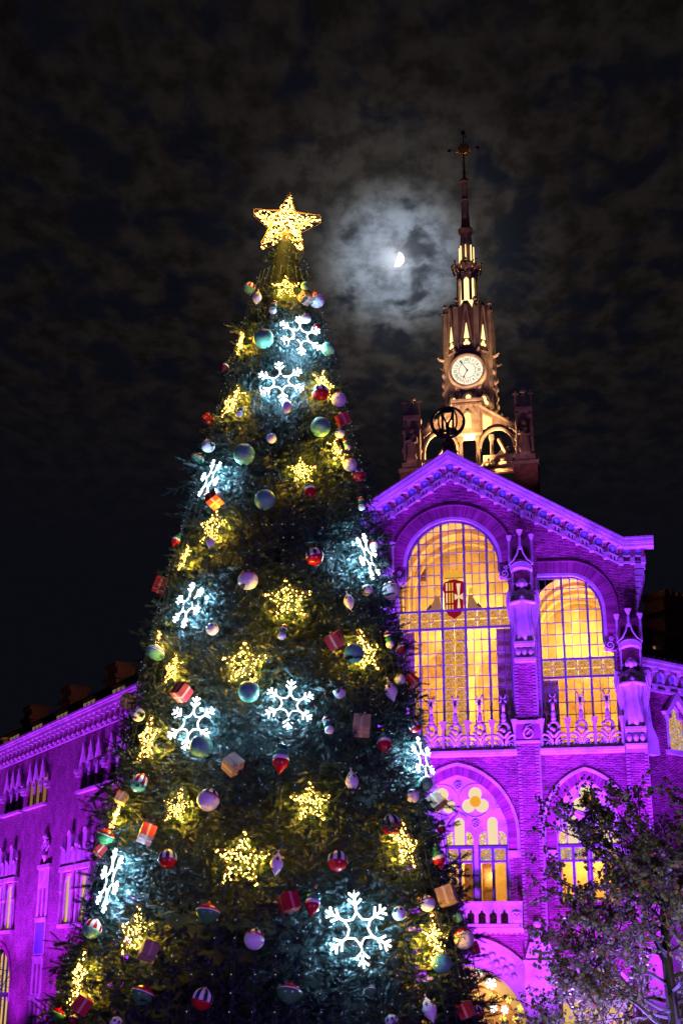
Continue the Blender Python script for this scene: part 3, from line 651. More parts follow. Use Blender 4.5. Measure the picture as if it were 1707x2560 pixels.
def lower_arch(A, cx, w, zs, zt, groups, tres, wo, zo, name):
    root = obj(name, None, PV, (0, 0, 0)); hs = []; panes = []
    for g in groups:
        l = lancet(g, .26, 10.08, 11.43); a = half_l(g-.68, g-.33, 10.08, 10.74, -1); b = half_l(g+.33, g+.68, 10.08, 10.74, 1)
        hs += [l, a, b]; panes += [(l, 'winpale'), (a, 'stained_pale'), (b, 'stained_pale')]
        for x0, x1 in ((g-.63, g-.10), (g+.05, g+.60)):
            q = [(x0, 9.31), (x1, 9.31), (x1, 9.87), (x0, 9.87)]; hs.append(q); panes.append((q, 'stained_blue'))
            q = [(x0, 7.32), (x1, 7.32), (x1, 9.2), (x0, 9.2)]; hs.append(q); panes.append((q, 'glass'))
    for tx, tz_ in tres:
        t = trefoil(tx, tz_); hs.append(t); panes.append((t, 'winpale'))
    ins = [(x*1.0, z) for x, z in A]
    MB().plate(ins, hs, .20, .40).build('tracery', 'stone', root)
    for q, m_ in panes: MB().prism(q, .29, .31).build('pane', m_, root)
    for tx, tz_ in tres:
        MB().lathe([(.001, -.03), (.27, -.03), (.27, .03), (.001, .03)], 20, (0, 0, 0)).build('roundel_pane', 'boss', root, loc=(tx, .26, tz_+.02), rot=(PI/2, 0, 0), label='orange round pane in a trefoil')
        MB().band(circ(tx, tz_+.05, .80, 32), circ(tx, tz_+.05, .85, 32), .17, .2, 0, True).build('trefoil_rim', 'stone', root)
    fr = MB()
    for g in groups: fr.box(g-.73, g+.70, .14, .19, 9.90, 10.02).box(g-.73, g+.70, .15, .19, 9.22, 9.30).box(g-.07, g+.03, .13, .19, 7.32, 9.9).box(g-.73, g-.65, .14, .19, 7.32, 9.9).box(g+.62, g+.70, .14, .19, 7.32, 9.9)
    fr.build('window_frame', 'frame', root)
    top = arch(cx, w, zs, zt, 14); topo = arch(cx, wo, zs, zo, 14)
    mid = [(a[0]+(b[0]-a[0])*.74, a[1]+(b[1]-a[1])*.74) for a, b in zip(top, topo)]
    ext = lambda l: [(l[0][0], 8.0 if 0 else 9.75)]+l+[(l[-1][0], 9.75)]
    MB().band(ext(mid), ext(topo), -.12, 0).build('arch_mould', 'stone', root)
    ring_bricks(ext(top), ext(mid), -.06, 0).build('arch_bricks', 'brick', root, kind='stuff')
    for s in (-1, 1): MB().box(cx+s*(w+wo)/2-.33, cx+s*(w+wo)/2+.33, -.14, .1, 9.42, 9.75).build('impost', 'stone', root)
    return root
la = lower_arch(LA, 0, 2.47, 10.5, 13.53, (-1.64, .02, 1.68), ((-.83, 12.2), (.85, 12.2)), 3.06, 14.14, 'traceried_arch'); tag(la, 'wide pointed arch with two trefoils above the small balcony')
ra = lower_arch(RA, 6.37, 1.55, 10.9, 13.12, (5.62, 7.14), ((6.37, 12.15),), 2.2, 13.75, 'traceried_arch'); tag(ra, 'narrower pointed arch with one trefoil behind the leafy tree')
for cx, cz in ((0, 13.02), (-2.0, 11.3), (.85, 11.1)):
    MB().tube([(p[0], .16, p[1]) for p in circ(cx, cz, .18, 16)], .03, 5, closed=True).tube([(p[0], .16, p[1]) for p in circ(cx-.05, cz+.03, .08, 10)], .03, 5, closed=True).tube([(p[0], .16, p[1]) for p in circ(cx+.07, cz-.04, .07, 10)], .03, 5, closed=True).build('rosette', 'stone', PV, True)
MB().tube([(1.85, .15, 12.4), (1.95, .15, 12.1), (1.9, .15, 11.85), (2.1, .15, 11.9), (2.2, .15, 11.6), (2.32, .15, 11.3)], .035, 5).ball((1.98, .15, 12.0), .09, .04, .07, 8, 5).build('vine_relief', 'stone', PV, True)
# rooms behind the lower arches
rm2 = MB()
for x0, x1, y1 in ((-2.6, 2.6, 3.2), (4.7, 8.0, 3.2)): rm2.box(x0, x1, y1, y1+.1, 7.0, 13.6).box(x0-.1, x0, .5, y1, 7, 13.6).box(x1, x1+.1, .5, y1, 7, 13.6).box(x0, x1, .5, y1, 6.9, 7).box(x0, x1, .5, y1, 13.6, 13.7)
rm2.build('balcony_room', 'plaster', PV)
dr = obj('glazed_door', None, PV)
for x0 in (.12, 1.02):
    d_ = obj('door_leaf', None, dr); MB().plate([(x0, 7.2), (x0+.62, 7.2), (x0+.62, 9.25), (x0, 9.25)], [[(x0+.1, 7.35), (x0+.52, 7.35), (x0+.52, 7.95), (x0+.1, 7.95)], [(x0+.1, 8.1), (x0+.52, 8.1), (x0+.52, 9.0), (x0+.1, 9.0)]], 1.0, 1.08).build('door_frame', 'wood', d_)
    MB().box(x0+.1, x0+.52, 1.03, 1.05, 7.35, 9.0).build('door_panel', 'plaster_dark', d_)
lamp('balcony_room_lamp', fw(0, 2.4, 10.2), 420, WARM, .3); lamp('balcony_room_lamp', fw(6.4, 2.0, 9.8), 300, WARM, .3); lamp('balcony_room_lamp', fw(1.6, .8, 8.6), 40, WARM, .1)

# ---- small balcony and entrance arch
kh = []
for k in range(-4, 6):
    x = -.47+.54*k
    if abs(x) < 2.45: kh.append([(x-.18, 6.27), (x+.18, 6.27), (x+.18, 6.70), (x+.11, 6.76), (x+.06, 6.78), (x+.06, 6.84)]+[(x+.06*math.cos(R(a)), 6.84+.06*math.sin(R(a))) for a in range(20, 180, 20)]+[(x-.06, 6.84), (x-.06, 6.78), (x-.11, 6.76), (x-.18, 6.70)])
bl = obj('small_balcony', None, PV)
MB().plate([(-3.1, 6.25), (3.1, 6.25), (3.1, 7.2), (-3.1, 7.2)], kh, -.92, -.76).build('parapet', 'stone', bl)
MB().box(-3.12, 3.12, -.98, -.70, 7.2, 7.30).box(-3.12, 3.12, -.95, 0, 6.12, 6.25).build('rail_and_slab', 'stone', bl)
MB().box(-3.1, 3.1, -.5, 0, 6.02, 6.10).box(-3.1, 3.1, -.42, 0, 5.86, 6.02).build('frieze', 'stone', bl)
sc_ = MB()
for k in range(24): sc_.prism([(-3.08+.26*k, 5.86), (-2.84+.26*k, 5.86), (-2.96+.26*k, 5.78)], -.40, -.30)
sc_.build('scallops', 'stone', bl, kind='stuff')
for s in (-1, 1):
    mk = MB().ball((s*2.82, -.93, 6.60), .24, .07, .30, 14, 8)
    for e in (-1, 1): mk.ball((s*2.82+e*.09, -.99, 6.66), .06, .04, .04, 7, 5).tube([(s*2.82+e*.02, -.99, 6.78), (s*2.82+e*.14, -.98, 6.80), (s*2.82+e*.22, -.96, 6.70)], .03, 5)
    mk.ball((s*2.82, -1.0, 6.58), .035, .05, .07, 6, 5).tube([(s*2.82-.11, -.98, 6.42), (s*2.82, -1.0, 6.47), (s*2.82+.11, -.98, 6.42)], .03, 5).build('carved_mask', 'stone', bl, True)
ea = obj('entrance_arch', None, PV)
Ai = [(3.13*math.cos(R(a)), 1.23+3.13*math.sin(R(a))) for a in range(14, 167, 4)]
def clipx(x, z): return (max(-3.08, min(3.08, x)), z)
Am = [(3.30*math.cos(R(a)), 1.23+3.30*math.sin(R(a))) for a in range(14, 167, 4)]
Ao = [clipx(4.02*math.cos(R(a)), 1.60+4.02*math.sin(R(a))) for a in range(14, 167, 4)]
Ap = [clipx(4.26*math.cos(R(a)), 1.52+4.26*math.sin(R(a))) for a in range(14, 167, 4)]
MB().band(Ai, [clipx(*p) for p in Am], -.05, .0).band([clipx(*p) for p in Am], Ao, -.10, 0).band(Ao, Ap, -.22, 0).build('archivolt', 'stone', ea)
for a in range(38, 143, 8):
    x, z = 3.62*math.cos(R(a)), 1.27+3.62*math.sin(R(a))
    if abs(x) > 2.85: continue
    rs = MB().lathe([(.16, 0), (.16, .05), (.12, .12), (.05, .16), (.001, .17)], 12); rs.build('rosette', 'tile_blue' if 0 else 'stone', ea, True, loc=(x, -.10, z), rot=(PI/2, 0, 0))
    x, z = 3.80*math.cos(R(a+4)), 1.36+3.80*math.sin(R(a+4))
    if abs(x) < 2.9: MB().box(-.11, .11, -.14, 0, -.07, .07).build('block', 'stone', ea, loc=(x, -.10, z), rot=(0, -R(a+4-90), 0)); MB().box(-.07, .07, -.12, 0, -.06, .06).build('block', 'stone', ea, loc=(3.42*math.cos(R(a+4)), -.10, 1.25+3.42*math.sin(R(a+4))), rot=(0, -R(a+4-90), 0))
for a in range(40, 141, 3):
    x, z = 4.00*math.cos(R(a)), 1.60+4.00*math.sin(R(a))
    if abs(x) < 2.98: MB().box(-.045, .045, -.05, 0, -.05, .05).build('dentil', 'stone', ea, loc=(x, -.17, z-.03), rot=(0, -R(a-90), 0))
# deep soffit and the warm vestibule behind it
sf = MB(); n = len(Ai); sf.add([(x, 0, z) for x, z in Ai]+[(x, 1.6, z) for x, z in Ai], [(i, i+1, n+i+1, n+i) for i in range(n-1)])
sf.build('soffit', 'stone', ea)
vb = MB(); vb.plate([(-4, 0), (4, 0), (4, 6), (-4, 6)], [[(-2.55, .02), (2.55, .02)]+[(2.55*math.cos(R(a)), .95+2.6*math.sin(R(a))) for a in range(0, 181, 10)]], 3.2, 3.5); vb.build('vestibule_wall', 'plaster', ea)
vb = MB(); vb.box(-4, 4, 1.62, 3.2, 5.6, 5.7).box(-4.1, -4, 1.62, 7, 0, 6).box(4, 4.1, 1.62, 7, 0, 6).box(-4, 4, 6.6, 6.7, 0, 6, 1).box(-4, 4, 3.5, 6.6, 5.2, 5.3); vb.build('vestibule', ['plaster', 'plaster_dark'], ea)
dg_ = MB()
for x in (-1.3, -.1, 1.1): dg_.box(x-.05, x+.05, 3.9, 4.0, 0, 3.6)
dg_.band([(2.4*math.cos(R(a)), .95+2.45*math.sin(R(a))) for a in range(0, 181, 10)], [(2.56*math.cos(R(a)), .95+2.61*math.sin(R(a))) for a in range(0, 181, 10)], 3.85, 4.05); dg_.build('door_screen', 'wood', ea)
lamp('vestibule_lamp', fw(0, 2.2, 2.4), 260, WARM, .3); lamp('vestibule_lamp', fw(.6, 5.2, 3.8), 160, (1, .6, .35), .3)
rn = obj('side_entrance', None, PV)
MB().prism(RE, .5, .6).build('pane', 'winwarm', rn); MB().prism(LE, .5, .6).build('pane', 'winwarm', rn)
MB().band([(6.37+1.62*math.cos(R(a)), 2.6+1.62*math.sin(R(a))) for a in range(0, 181, 12)], [(6.37+1.95*math.cos(R(a)), 2.6+1.95*math.sin(R(a))) for a in range(0, 181, 12)], -.1, 0).build('archivolt', 'stone', rn)
# stone plinths at the foot of the piers, with carved lion busts
for s in (-1, 1):
    MB().box(3.12, 4.6, -.95, -.37, 0, 4.6).prism([(3.12, 4.6), (4.6, 4.6), (4.3, 5.4), (3.4, 5.4)], -.9, -.37).box(3.05, 4.7, -1.02, -.37, 1.5, 1.62).box(3.05, 4.66, -1.0, -.3, 4.45, 4.6).build('pier_plinth', 'stone', PV, scale=(s, 1, 1))
    bu = MB().ball((3.75, -.95, 6.0), .38, .34, .45, 12, 8).ball((3.75, -1.25, 5.95), .18, .16, .16, 10, 6).ball((3.55, -1.16, 6.18), .08, .07, .06, 7, 5).ball((3.95, -1.16, 6.18), .08, .07, .06, 7, 5)
    for k in range(9):
        a = PI*k/8; bu.ball((3.75+.42*math.cos(a), -.88, 6.1+.42*math.sin(a)), .17, .17, .17, 7, 5)
    bu.ball((3.75, -.8, 5.45), .45, .35, .5, 12, 8).ball((3.75, -.7, 7.0), .35, .3, .35, 10, 6)
    bu.build('carved_bust', 'stone', PV, True, scale=(s*.62, .62, .62), loc=(s*1.42, -.15, 1.9))
# snow-flower lights strung in the entrance
fm = {}
def flower(r):
    f = MB()
    for k in range(6):
        a = PI*k/3; c, s_ = math.cos(a), math.sin(a); f.tube([(0, 0, 0), (c*r, 0, s_*r)], r*.14, 4)
        for q in (.55, .8):
            for e in (-1, 1): b = a+e*.8; f.tube([(c*r*q, 0, s_*r*q), (c*r*q+math.cos(b)*r*.32, 0, s_*r*q+math.sin(b)*r*.32)], r*.10, 4)
    return f
FLG = flower(.16).mesh('snow_flower', 'flower_gold'); FLW = flower(.20).mesh('snow_flower', 'flower_white')
flw = [(1.45, 2.95, 0), (1.75, 2.90, 0), (2.25, 2.80, 0), (2.80, 2.45, 0), (2.55, 1.95, 0), (1.95, 1.95, 0), (.95, 1.95, 0), (.75, 2.95, 0), (1.42, 3.55, 1), (1.5, 2.42, 1), (2.05, 2.35, 1), (.85, 4.12, 1), (.35, 2.6, 1)]
txt = ['second in from the arch edge', 'in the upper row between two others', 'under the arch, upper right of its row', 'hugging the right curve of the arch', 'in the lowest row at its right end', 'in the lowest row, smallest looking', 'in the lowest row at its left end', 'beside the tree edge in the upper row', 'biggest white one high under the arch', 'white one in the middle of the doorway', 'white one right of the middle', 'white one at the arch top', 'white one half behind the tree edge']
for (x, z, w), tx in zip(flw, txt):
    o = obj('snow_flower', FLW if w else FLG, None, fw(x-.15, 1.2, z), (0, random.random(), PVR+random.uniform(-.5, .5)), label='%s snow-flower light in the entrance, %s' % ('cool' if w else 'gold', tx), category='light', group='snow-flower lights in the entrance')
    o.scale = (1.35,)*3 if tx.startswith('biggest') else (1, 1, 1)

# ---- monogram orb on the gable peak
OB = thing('monogram_orb', 'dark iron ring with a letter monogram on the gable peak', 'finial', fw(-.18, .9, 0), (0, 0, PVR))
MB().lathe([(.42, 30.6), (.42, 31.3), (.34, 31.4), (.30, 31.9), (.38, 32.0), (.20, 32.15), (.16, 32.45), (.001, 32.46)], 12).build('pedestal', 'towerbrick', OB)
MB().tube([(.92*math.cos(a), 0, 33.28+.92*math.sin(a)) for a in np.linspace(0, 2*PI, 41)[:-1]], .075, 6, closed=True).tube([(.52*math.cos(a), -.06, 33.36+.84*math.sin(a)) for a in np.linspace(0, 2*PI, 33)[:-1]], .05, 6, closed=True).tube([(.86*math.cos(a), .06, 33.20+.62*math.sin(a)) for a in np.linspace(PI*.92, 2.08*PI, 17)], .06, 6).build('ring', 'iron', OB)
lt = MB()
for x in (-.30, .30): lt.box(x-.055, x+.055, -.06, .06, 32.62, 34.0)
lt.tube([(-.30, 0, 33.95), (-.2, 0, 33.5), (0, 0, 33.15), (.2, 0, 33.5), (.30, 0, 33.95)], .06, 5).tube([(0, 0, 33.15), (0, 0, 32.6)], .08, 5).tube([(-.52, 0, 32.75), (.52, 0, 32.75)], .05, 5).box(-.34, .34, -.08, .08, 33.9, 34.12)
for x in (-.45, 0, .45): lt.lathe([(.05, 32.5), (.12, 32.62), (.05, 32.8), (.001, 32.9)], 6, (x, 0, 0))
lt.build('monogram', 'iron', OB)

# ------------------------------------------------------------------ clock tower
TX, TY = .22, 9.6
TW = thing('clock_tower', 'gothic clock tower with lit dial, lantern and slender spire behind the gable', 'tower', fw(TX, TY, 0), (0, 0, PVR))
O8 = PI/8
def octo(name, prof, m, par=TW, smooth=False): return MB().lathe(prof, 8, (0, 0, 0), ph=O8).build(name, m, par, smooth)
octo('base_shaft', [(1.9, 24), (1.9, 32.6), (1.75, 32.7), (.3, 32.75)], 'towerbrick')
# belfry storey: centre pier, columns, gabled half arches, open to the sky
MB().box(-.78, .78, -2.0, -.9, 35.3, 37.15).build('belfry_pier', 'towerstone', TW)
MB().box(-.95, .95, -2.15, -.7, 37.15, 37.27).box(-.90, .90, -2.08, -.7, 37.27, 37.40).box(-1.0, 1.0, -2.2, -.6, 37.40, 37.55).build('belfry_cornice', 'towerstone', TW)
dn = MB()
for k in range(10): dn.box(-.88+.19*k, -.80+.19*k, -2.18, -2.0, 37.06, 37.16)
dn.build('cornice_dentils', 'towerstone', TW, kind='stuff')
MB().band([(.40*math.cos(R(a)), 36.55+.45*math.sin(R(a))) for a in range(0, 181, 12)], [(.56*math.cos(R(a)), 36.55+.62*math.sin(R(a))) for a in range(0, 181, 12)], -2.08, -1.99).build('niche_arch', 'towerstone', TW)
MB().box(-.22, .22, -2.06, -1.99, 35.7, 36.6).lathe([(.18, 36.6), (.14, 36.78), (.001, 36.82)], 10, (0, -2.0, 0)).build('niche_figure', 'stone', TW)
for s in (-1, 1):
    hw = MB(); o_ = [(s*.78, 37.1), (s*2.85, 35.55), (s*2.85, 33.2), (s*2.72, 33.2)]
    inn = [(s*(1.72+1.0*math.cos(R(a))), 34.35+1.25*math.sin(R(a))) for a in range(0, 181, 12)]
    poly = [(s*.70, 35.3), (s*.70, 37.15), (s*2.9, 35.6), (s*2.9, 33.2), (s*2.72, 33.2)]+inn+[(s*.72, 34.2)]
    hw.plate(poly, [[(s*.85, 35.25), (s*1.1, 35.62), (s*1.45, 35.8), (s*1.45, 36.35), (s*.85, 36.75)], [(s*2.3, 35.5), (s*2.68, 35.12), (s*2.78, 35.45), (s*2.3, 35.8)]], -1.75, -1.45).build('gable_arch', 'towerstone', TW)
    MB().tube([(s*.72, -1.95, 37.16), (s*2.95, -1.95, 35.62)], .12, 6).tube([(s*(1.72+1.04*math.cos(R(a))), -1.8, 34.35+1.29*math.sin(R(a))) for a in range(0, 181, 12)], .10, 6).build('arch_mould', 'towerstone', TW)
    cr_ = MB()
    for k in range(6): cr_.ball((s*(1.1+.33*k), -1.95, 37.06-.235*k), .11, .11, .13, 6, 4)
    cr_.build('crocket', 'towerstone', TW)
    for x in (.52, 1.36): MB().lathe([(.17, 32.9), (.12, 33.0), (.11, 34.9), (.17, 35.05), (.17, 35.3)], 8, (s*x, -1.5, 0)).build('column', 'towerstone', TW)
    MB().prism([(s*1.0, 33.2), (s*2.7, 33.2), (s*2.6, 33.5), (s*1.9, 34.6), (s*1.75, 34.6)] if s > 0 else [(s*1.0, 33.2), (s*1.75, 34.6), (s*1.9, 34.6), (s*2.6, 33.5), (s*2.7, 33.2)], -.6, -.3).build('strut', 'towerstone', TW)
    MB().tube([(s*.3, -1.2, 33.1), (s*2.2, 1.0, 35.4)], .12, 6).tube([(s*2.6, -1.2, 33.2), (s*1.6, .8, 35.9)], .14, 6).build('strut', 'towerstone', TW)
    # balustrade with trefoils
    hs = [trefoil(s*(1.3+.75*k), 33.15, .16, .15, 6) for k in range(3)]
    MB().plate([(s*.9, 32.75), (s*3.1, 32.75), (s*3.1, 33.6), (s*.9, 33.6)], hs, -2.5, -2.32).build('trefoil_parapet', 'towerstone', TW)
    # corner pinnacle with a standing saint
    pn = obj('pinnacle', None, TW, (s*3.42, -1.9, 0))
    MB().box(-.72, .72, -.6, .6, 26, 32.9).build('pier', 'towerbrick', pn)
    MB().box(-.80, .80, -.68, .68, 32.9, 33.1).box(-.60, .60, -.6, .55, 33.1, 33.5).prism([(-.44, 33.5), (.44, 33.5), (.36, 35.2), (.40, 36.4), (-.40, 36.4), (-.36, 35.2)], -.05, .45).build('shaft', 'towerstone', pn)
    lf = MB()
    for q in range(16): lf.ball((random.choice((-1, 1))*random.uniform(.36, .56), random.uniform(-.45, 0), random.uniform(33.2, 36.5)), random.uniform(.08, .17), .12, random.uniform(.1, .24), 7, 5)
    lf.build('carved_foliage', 'towerstone', pn, True)
    for x in (-.46, .46):
        MB().lathe([(.09, 33.5), (.08, 36.5), (.11, 36.6), (.07, 37.3), (.05, 37.45), (.05, 37.75), (.001, 37.76)], 6, (x, -.35, 0)).box(x-.17, x+.17, -.41, -.29, 37.5, 37.6).build('spirelet', 'towerstone', pn)
    MB().add([(-.42, -.45, 36.6), (.42, -.45, 36.6), (.42, .4, 36.6), (-.42, .4, 36.6), (0, 0, 37.75)], [(0, 1, 4), (1, 2, 4), (2, 3, 4), (3, 0, 4)]).box(-.5, .5, -.55, .45, 36.4, 36.62).lathe([(.06, 37.6), (.06, 38.1), (.001, 38.12)], 6).box(-.19, .19, -.06, .06, 37.82, 37.94).build('pinnacle_roof', 'towerstone', pn)
    sa = MB().lathe([(.36, 33.5), (.38, 33.7), (.30, 34.3), (.27, 34.8), (.31, 35.15), (.20, 35.35), (.09, 35.42)], 12, (0, -.42, 0), sy=.85)
    sa.tube([(-.25, -.5, 35.15), (-.3, -.75, 34.8), (0, -.8, 34.9)], [.1, .09, .06], 6).tube([(.25, -.5, 35.15), (.3, -.72, 34.75), (.05, -.8, 34.7)], [.1, .09, .06], 6)
    sa.ball((0, -.45, 35.6), .16, .17, .21, 10, 7).build('saint', 'towerstone', pn, True)
# tower shaft
octo('clock_stage', [(1.50, 36.9), (1.50, 37.3), (1.42, 37.4), (1.42, 41.2), (1.55, 41.3), (1.42, 41.4)], 'towerstone')
for k, a in enumerate(range(0, 360, 45)):
    c, s_ = math.sin(R(a)), -math.cos(R(a)); fr_ = obj('stage_front', None, TW, (0, 0, 0), (0, 0, R(a)))
    yf = -1.33
    if abs(((a+180) % 360)-180) > 100: continue
    # lit trefoil low down, gabled hood
    MB().prism(trefoil(0, 37.85, .17, .17, 7), yf-.03, yf+.02).build('trefoil_light', 'towerwin', fr_)
    MB().band([(x, z) for x, z in arch(0, .40, 37.8, 38.25, 6)], [(x, z) for x, z in arch(0, .50, 37.8, 38.4, 6)], yf-.14, yf).build('hood', 'towerstone', fr_)
    MB().box(-.5, .5, yf-.10, yf, 38.42, 38.52).build('string_course', 'towerstone', fr_)
    # leaning pinnacled gablet with lancet light and trefoil
    g = MB(); g.prism([(-.55, 41.35), (.55, 41.35), (.36, 44.3), (.14, 44.7), (-.14, 44.7), (-.36, 44.3)], yf-.08, yf+.4); g.build('gablet', 'towerbrick', fr_)
    MB().prism([(-.17, 42.05), (.17, 42.05), (.02, 43.1), (-.02, 43.1)], yf-.11, yf-.07).build('lancet_light', 'towerwin', fr_)
    MB().tube([(-.40, yf-.12, 41.4), (-.03, yf-.16, 44.4)], .075, 5).tube([(.40, yf-.12, 41.4), (.03, yf-.16, 44.4)], .075, 5).build('gablet_mould', 'towerstone', fr_)
    MB().prism(trefoil(0, 41.75, .12, .11, 6), yf-.11, yf-.07).build('trefoil_light', 'towerwin', fr_)
for a in range(0, 360, 45):
    q = obj('corner_buttress', None, TW, (0, 0, 0), (0, 0, R(a+22.5)))
    MB().box(-.16, .16, -1.72, -1.40, 37.0, 40.6).box(-.17, .17, -1.70, -1.35, 40.6, 44.2).build('buttress', 'towerstone', q)
    MB().lathe([(.20, 44.2), (.16, 44.3), (.09, 44.6), (.17, 44.7), (.10, 44.9), (.001, 44.92)], 6, (0, -1.55, 0)).build('finial', 'towerstone', q)
    MB().tube([(0, -1.6, 40.95), (0, -1.95, 41.0), (0, -2.1, 41.12)], [.12, .10, .06], 6).build('gargoyle', 'towerstone', q)
    sc2 = MB()
    for k in range(5): sc2.ball((random.uniform(-.1, .1), -1.74, 37.4+.62*k), .15, .13, .24, 7, 5)
    sc2.build('carving', 'towerstone', q, True)
# clock
CK = obj('clock', None, TW, (.03, -1.80, 39.6))
MB().lathe([(.001, 0), (.97, 0), (.97, .05), (.001, .05)], 48).build('dial', 'clockface', CK, rot=(PI/2, 0, 0))
MB().lathe([(.97, -.36), (1.20, -.36), (1.20, .12), (1.10, .18), (1.0, .12), (.97, .07)], 48, cap=False).build('surround', 'towerstone', CK, True, rot=(PI/2, 0, 0))
tk = MB()
for k in range(12):
    a = PI*2*(k+.5)/12; tk.tube([(.52*math.sin(a), -.06, .52*math.cos(a)), (.95*math.sin(a), -.06, .95*math.cos(a))], .012, 4)
tk.tube([(.52*math.sin(a), -.06, .52*math.cos(a)) for a in np.linspace(0, 2*PI, 41)[:-1]], .014, 4, closed=True)
tk.build('minute_track', 'black', CK)
def numeral(tx, k):
    n = MB(); w = {'I': .07, 'V': .13, 'X': .13}; tot = sum(w[c] for c in tx); x = -tot/2
    for c in tx:
        if c == 'I': n.box(x+.02, x+.05, -.012, 0, -.10, .10)
        elif c == 'V': n.tube([(x+.01, 0, .10), (x+.065, 0, -.10)], .018, 4).tube([(x+.12, 0, .10), (x+.065, 0, -.10)], .010, 4)
        else: n.tube([(x+.01, 0, .10), (x+.12, 0, -.10)], .018, 4).tube([(x+.12, 0, .10), (x+.01, 0, -.10)], .010, 4)
        x += w[c]
    a = 2*PI*k/12; n.build('numeral', 'red' if k in (6, 7) else 'black', CK, loc=(.74*math.sin(a), -.06, .74*math.cos(a)), rot=(0, a, 0))  # two lower numerals carry a red reflection painted as their colour
for k, tx in enumerate(('XII', 'I', 'II', 'III', 'IV', 'V', 'VI', 'VII', 'VIII', 'IX', 'X', 'XI')): numeral(tx, k)
def hand(a, l, nm):
    c, s_ = math.sin(a), math.cos(a); MB().tube([(-c*.08, -.09, -s_*.08), (c*l*.62, -.09, s_*l*.62), (c*l*.72, -.09, s_*l*.72), (c*l, -.09, s_*l)], [.035, .018, .06, .008], 4).build(nm, 'black', CK)
hand(R(328), .86, 'minute_hand'); hand(R(207), .60, 'hour_hand')
# lantern, crown gallery, spire
octo('lantern_core', [(.50, 43.6), (.42, 45.9)], 'towerwin')
for a in range(0, 360, 45):
    q = obj('lantern_bay', None, TW, (0, 0, 0), (0, 0, R(a)))
    MB().band([(x, z) for x, z in [(.17, 44.0)]+arch(0, .17, 45.35, 45.6, 6)+[(-.17, 44.0)]], [(.29, 44.0), (.29, 45.3), (.28, 45.75), (.25, 45.8), (.18, 45.85), (.1, 45.88), (.05, 45.89), (0, 45.9), (-.05, 45.89), (-.1, 45.88), (-.18, 45.85), (-.25, 45.8), (-.28, 45.75), (-.29, 45.3), (-.29, 44.0)][:len([(.17, 44.0)]+arch(0, .17, 45.35, 45.6, 6)+[(-.17, 44.0)])], -.66, -.56).build('lantern_arch', 'towerstone', q)
    c_ = MB().tube([(0, -.6, 46.0), (0, -.85, 46.25), (0, -.98, 46.6)], [.07, .06, .05], 5).ball((0, -.98, 46.7), .11, .09, .12, 6, 5).tube([(-.25, -.86, 46.15), (-.3, -.95, 46.5), (-.2, -.95, 46.65)], .05, 5); c_.build('crown_scroll', 'gold', q, True)
    MB().prism([(-.035, 46.9), (.035, 46.9), (.02, 48.0), (-.02, 48.0)], -.50, -.44).build('slit_light', 'towerwin', q)
octo('lantern_cap', [(.66, 45.9), (.70, 46.0), (.62, 46.2), (.86, 46.55), (.80, 46.6), (.48, 46.65)], 'towerstone')
octo('spire', [(.47, 46.6), (.40, 48.5), (.36, 49.0)], 'towerstone'); octo('spire_collar', [(.36, 48.95), (.55, 49.2), (.50, 49.3), (.36, 49.35)], 'towerbrick')
octo('orange_band', [(.33, 49.35), (.28, 49.95)], 'wood'); octo('spire_shaft', [(.275, 49.95), (.24, 51.4), (.27, 51.45), (.20, 51.5), (.19, 52.7)], 'towerstone')
octo('spire_knop', [(.18, 52.7), (.33, 52.85), (.30, 53.0), (.10, 53.1), (.06, 55.0)], 'towerbrick')
cx_ = MB().lathe([(.001, -.09), (.36, -.06), (.40, 0), (.36, .06), (.001, .09)], 12).mesh('sunburst', 'gold')
obj('sunburst', cx_, TW, (0, 0, 55.35), (PI/2, 0, 0))
ry = MB()
for k in range(16): a = PI*k/8; ry.tube([(.36*math.cos(a), 0, 55.35+.36*math.sin(a)), (.55*math.cos(a), 0, 55.35+.55*math.sin(a))], [.06, .02], 4)
ry.build('ray', 'gold', TW); MB().tube([(-1.0, 0, 55.35), (1.0, 0, 55.35)], .035, 5).tube([(0, 0, 55.6), (0, 0, 56.7)], .035, 5).ball((-.95, 0, 55.35), .14, .05, .14, 6, 4).ball((.95, 0, 55.35), .14, .05, .14, 6, 4).ball((0, 0, 56.6), .16, .06, .2, 6, 4).ball((.14, 0, 56.3), .08, .05, .1, 6, 4).build('cross', 'iron', TW)
for o in list(TW.children):   # the slender upper part stands on the axis, above the clock stage
    if o.name.split('.')[0] in ('lantern_core', 'lantern_bay', 'lantern_cap', 'spire', 'spire_collar', 'orange_band', 'spire_shaft', 'spire_knop', 'ray', 'cross'): o.scale.z = 1.029; o.location.z = -3.2*.029
    if o.name.startswith('sunburst'): o.location.z = 3.2+(55.35-3.2)*1.029
TWC = (1, .64, .24)
for u, y, z, p in ((0, -.2, 33.9, 3200), (1.7, -.5, 33.6, 2000), (-1.7, -.5, 33.6, 2000)): lamp('belfry_lamp', fw(TX+u, TY+y, z), p, TWC, .2)
for u in (-.9, .9): spot('belfry_spot', fw(TX+u, TY-4.2, 31.6), fw(TX+u*1.1, TY-1.6, 36), 5200, (1, .60, .20), 40, .8, .15)
for u, y in ((2.0, -2.4), (-2.0, -2.4), (2.6, .2), (-2.6, .2)): spot('tower_uplight', fw(TX+u, TY+y, 36.2), fw(TX+u*.62, TY+y*.75, 41), 1300, TWC, 46, .7, .15)
spot('tower_uplight', fw(TX, TY-1.2, 44.2), fw(TX, TY-.6, 47), 220, TWC, 100, .7, .1)

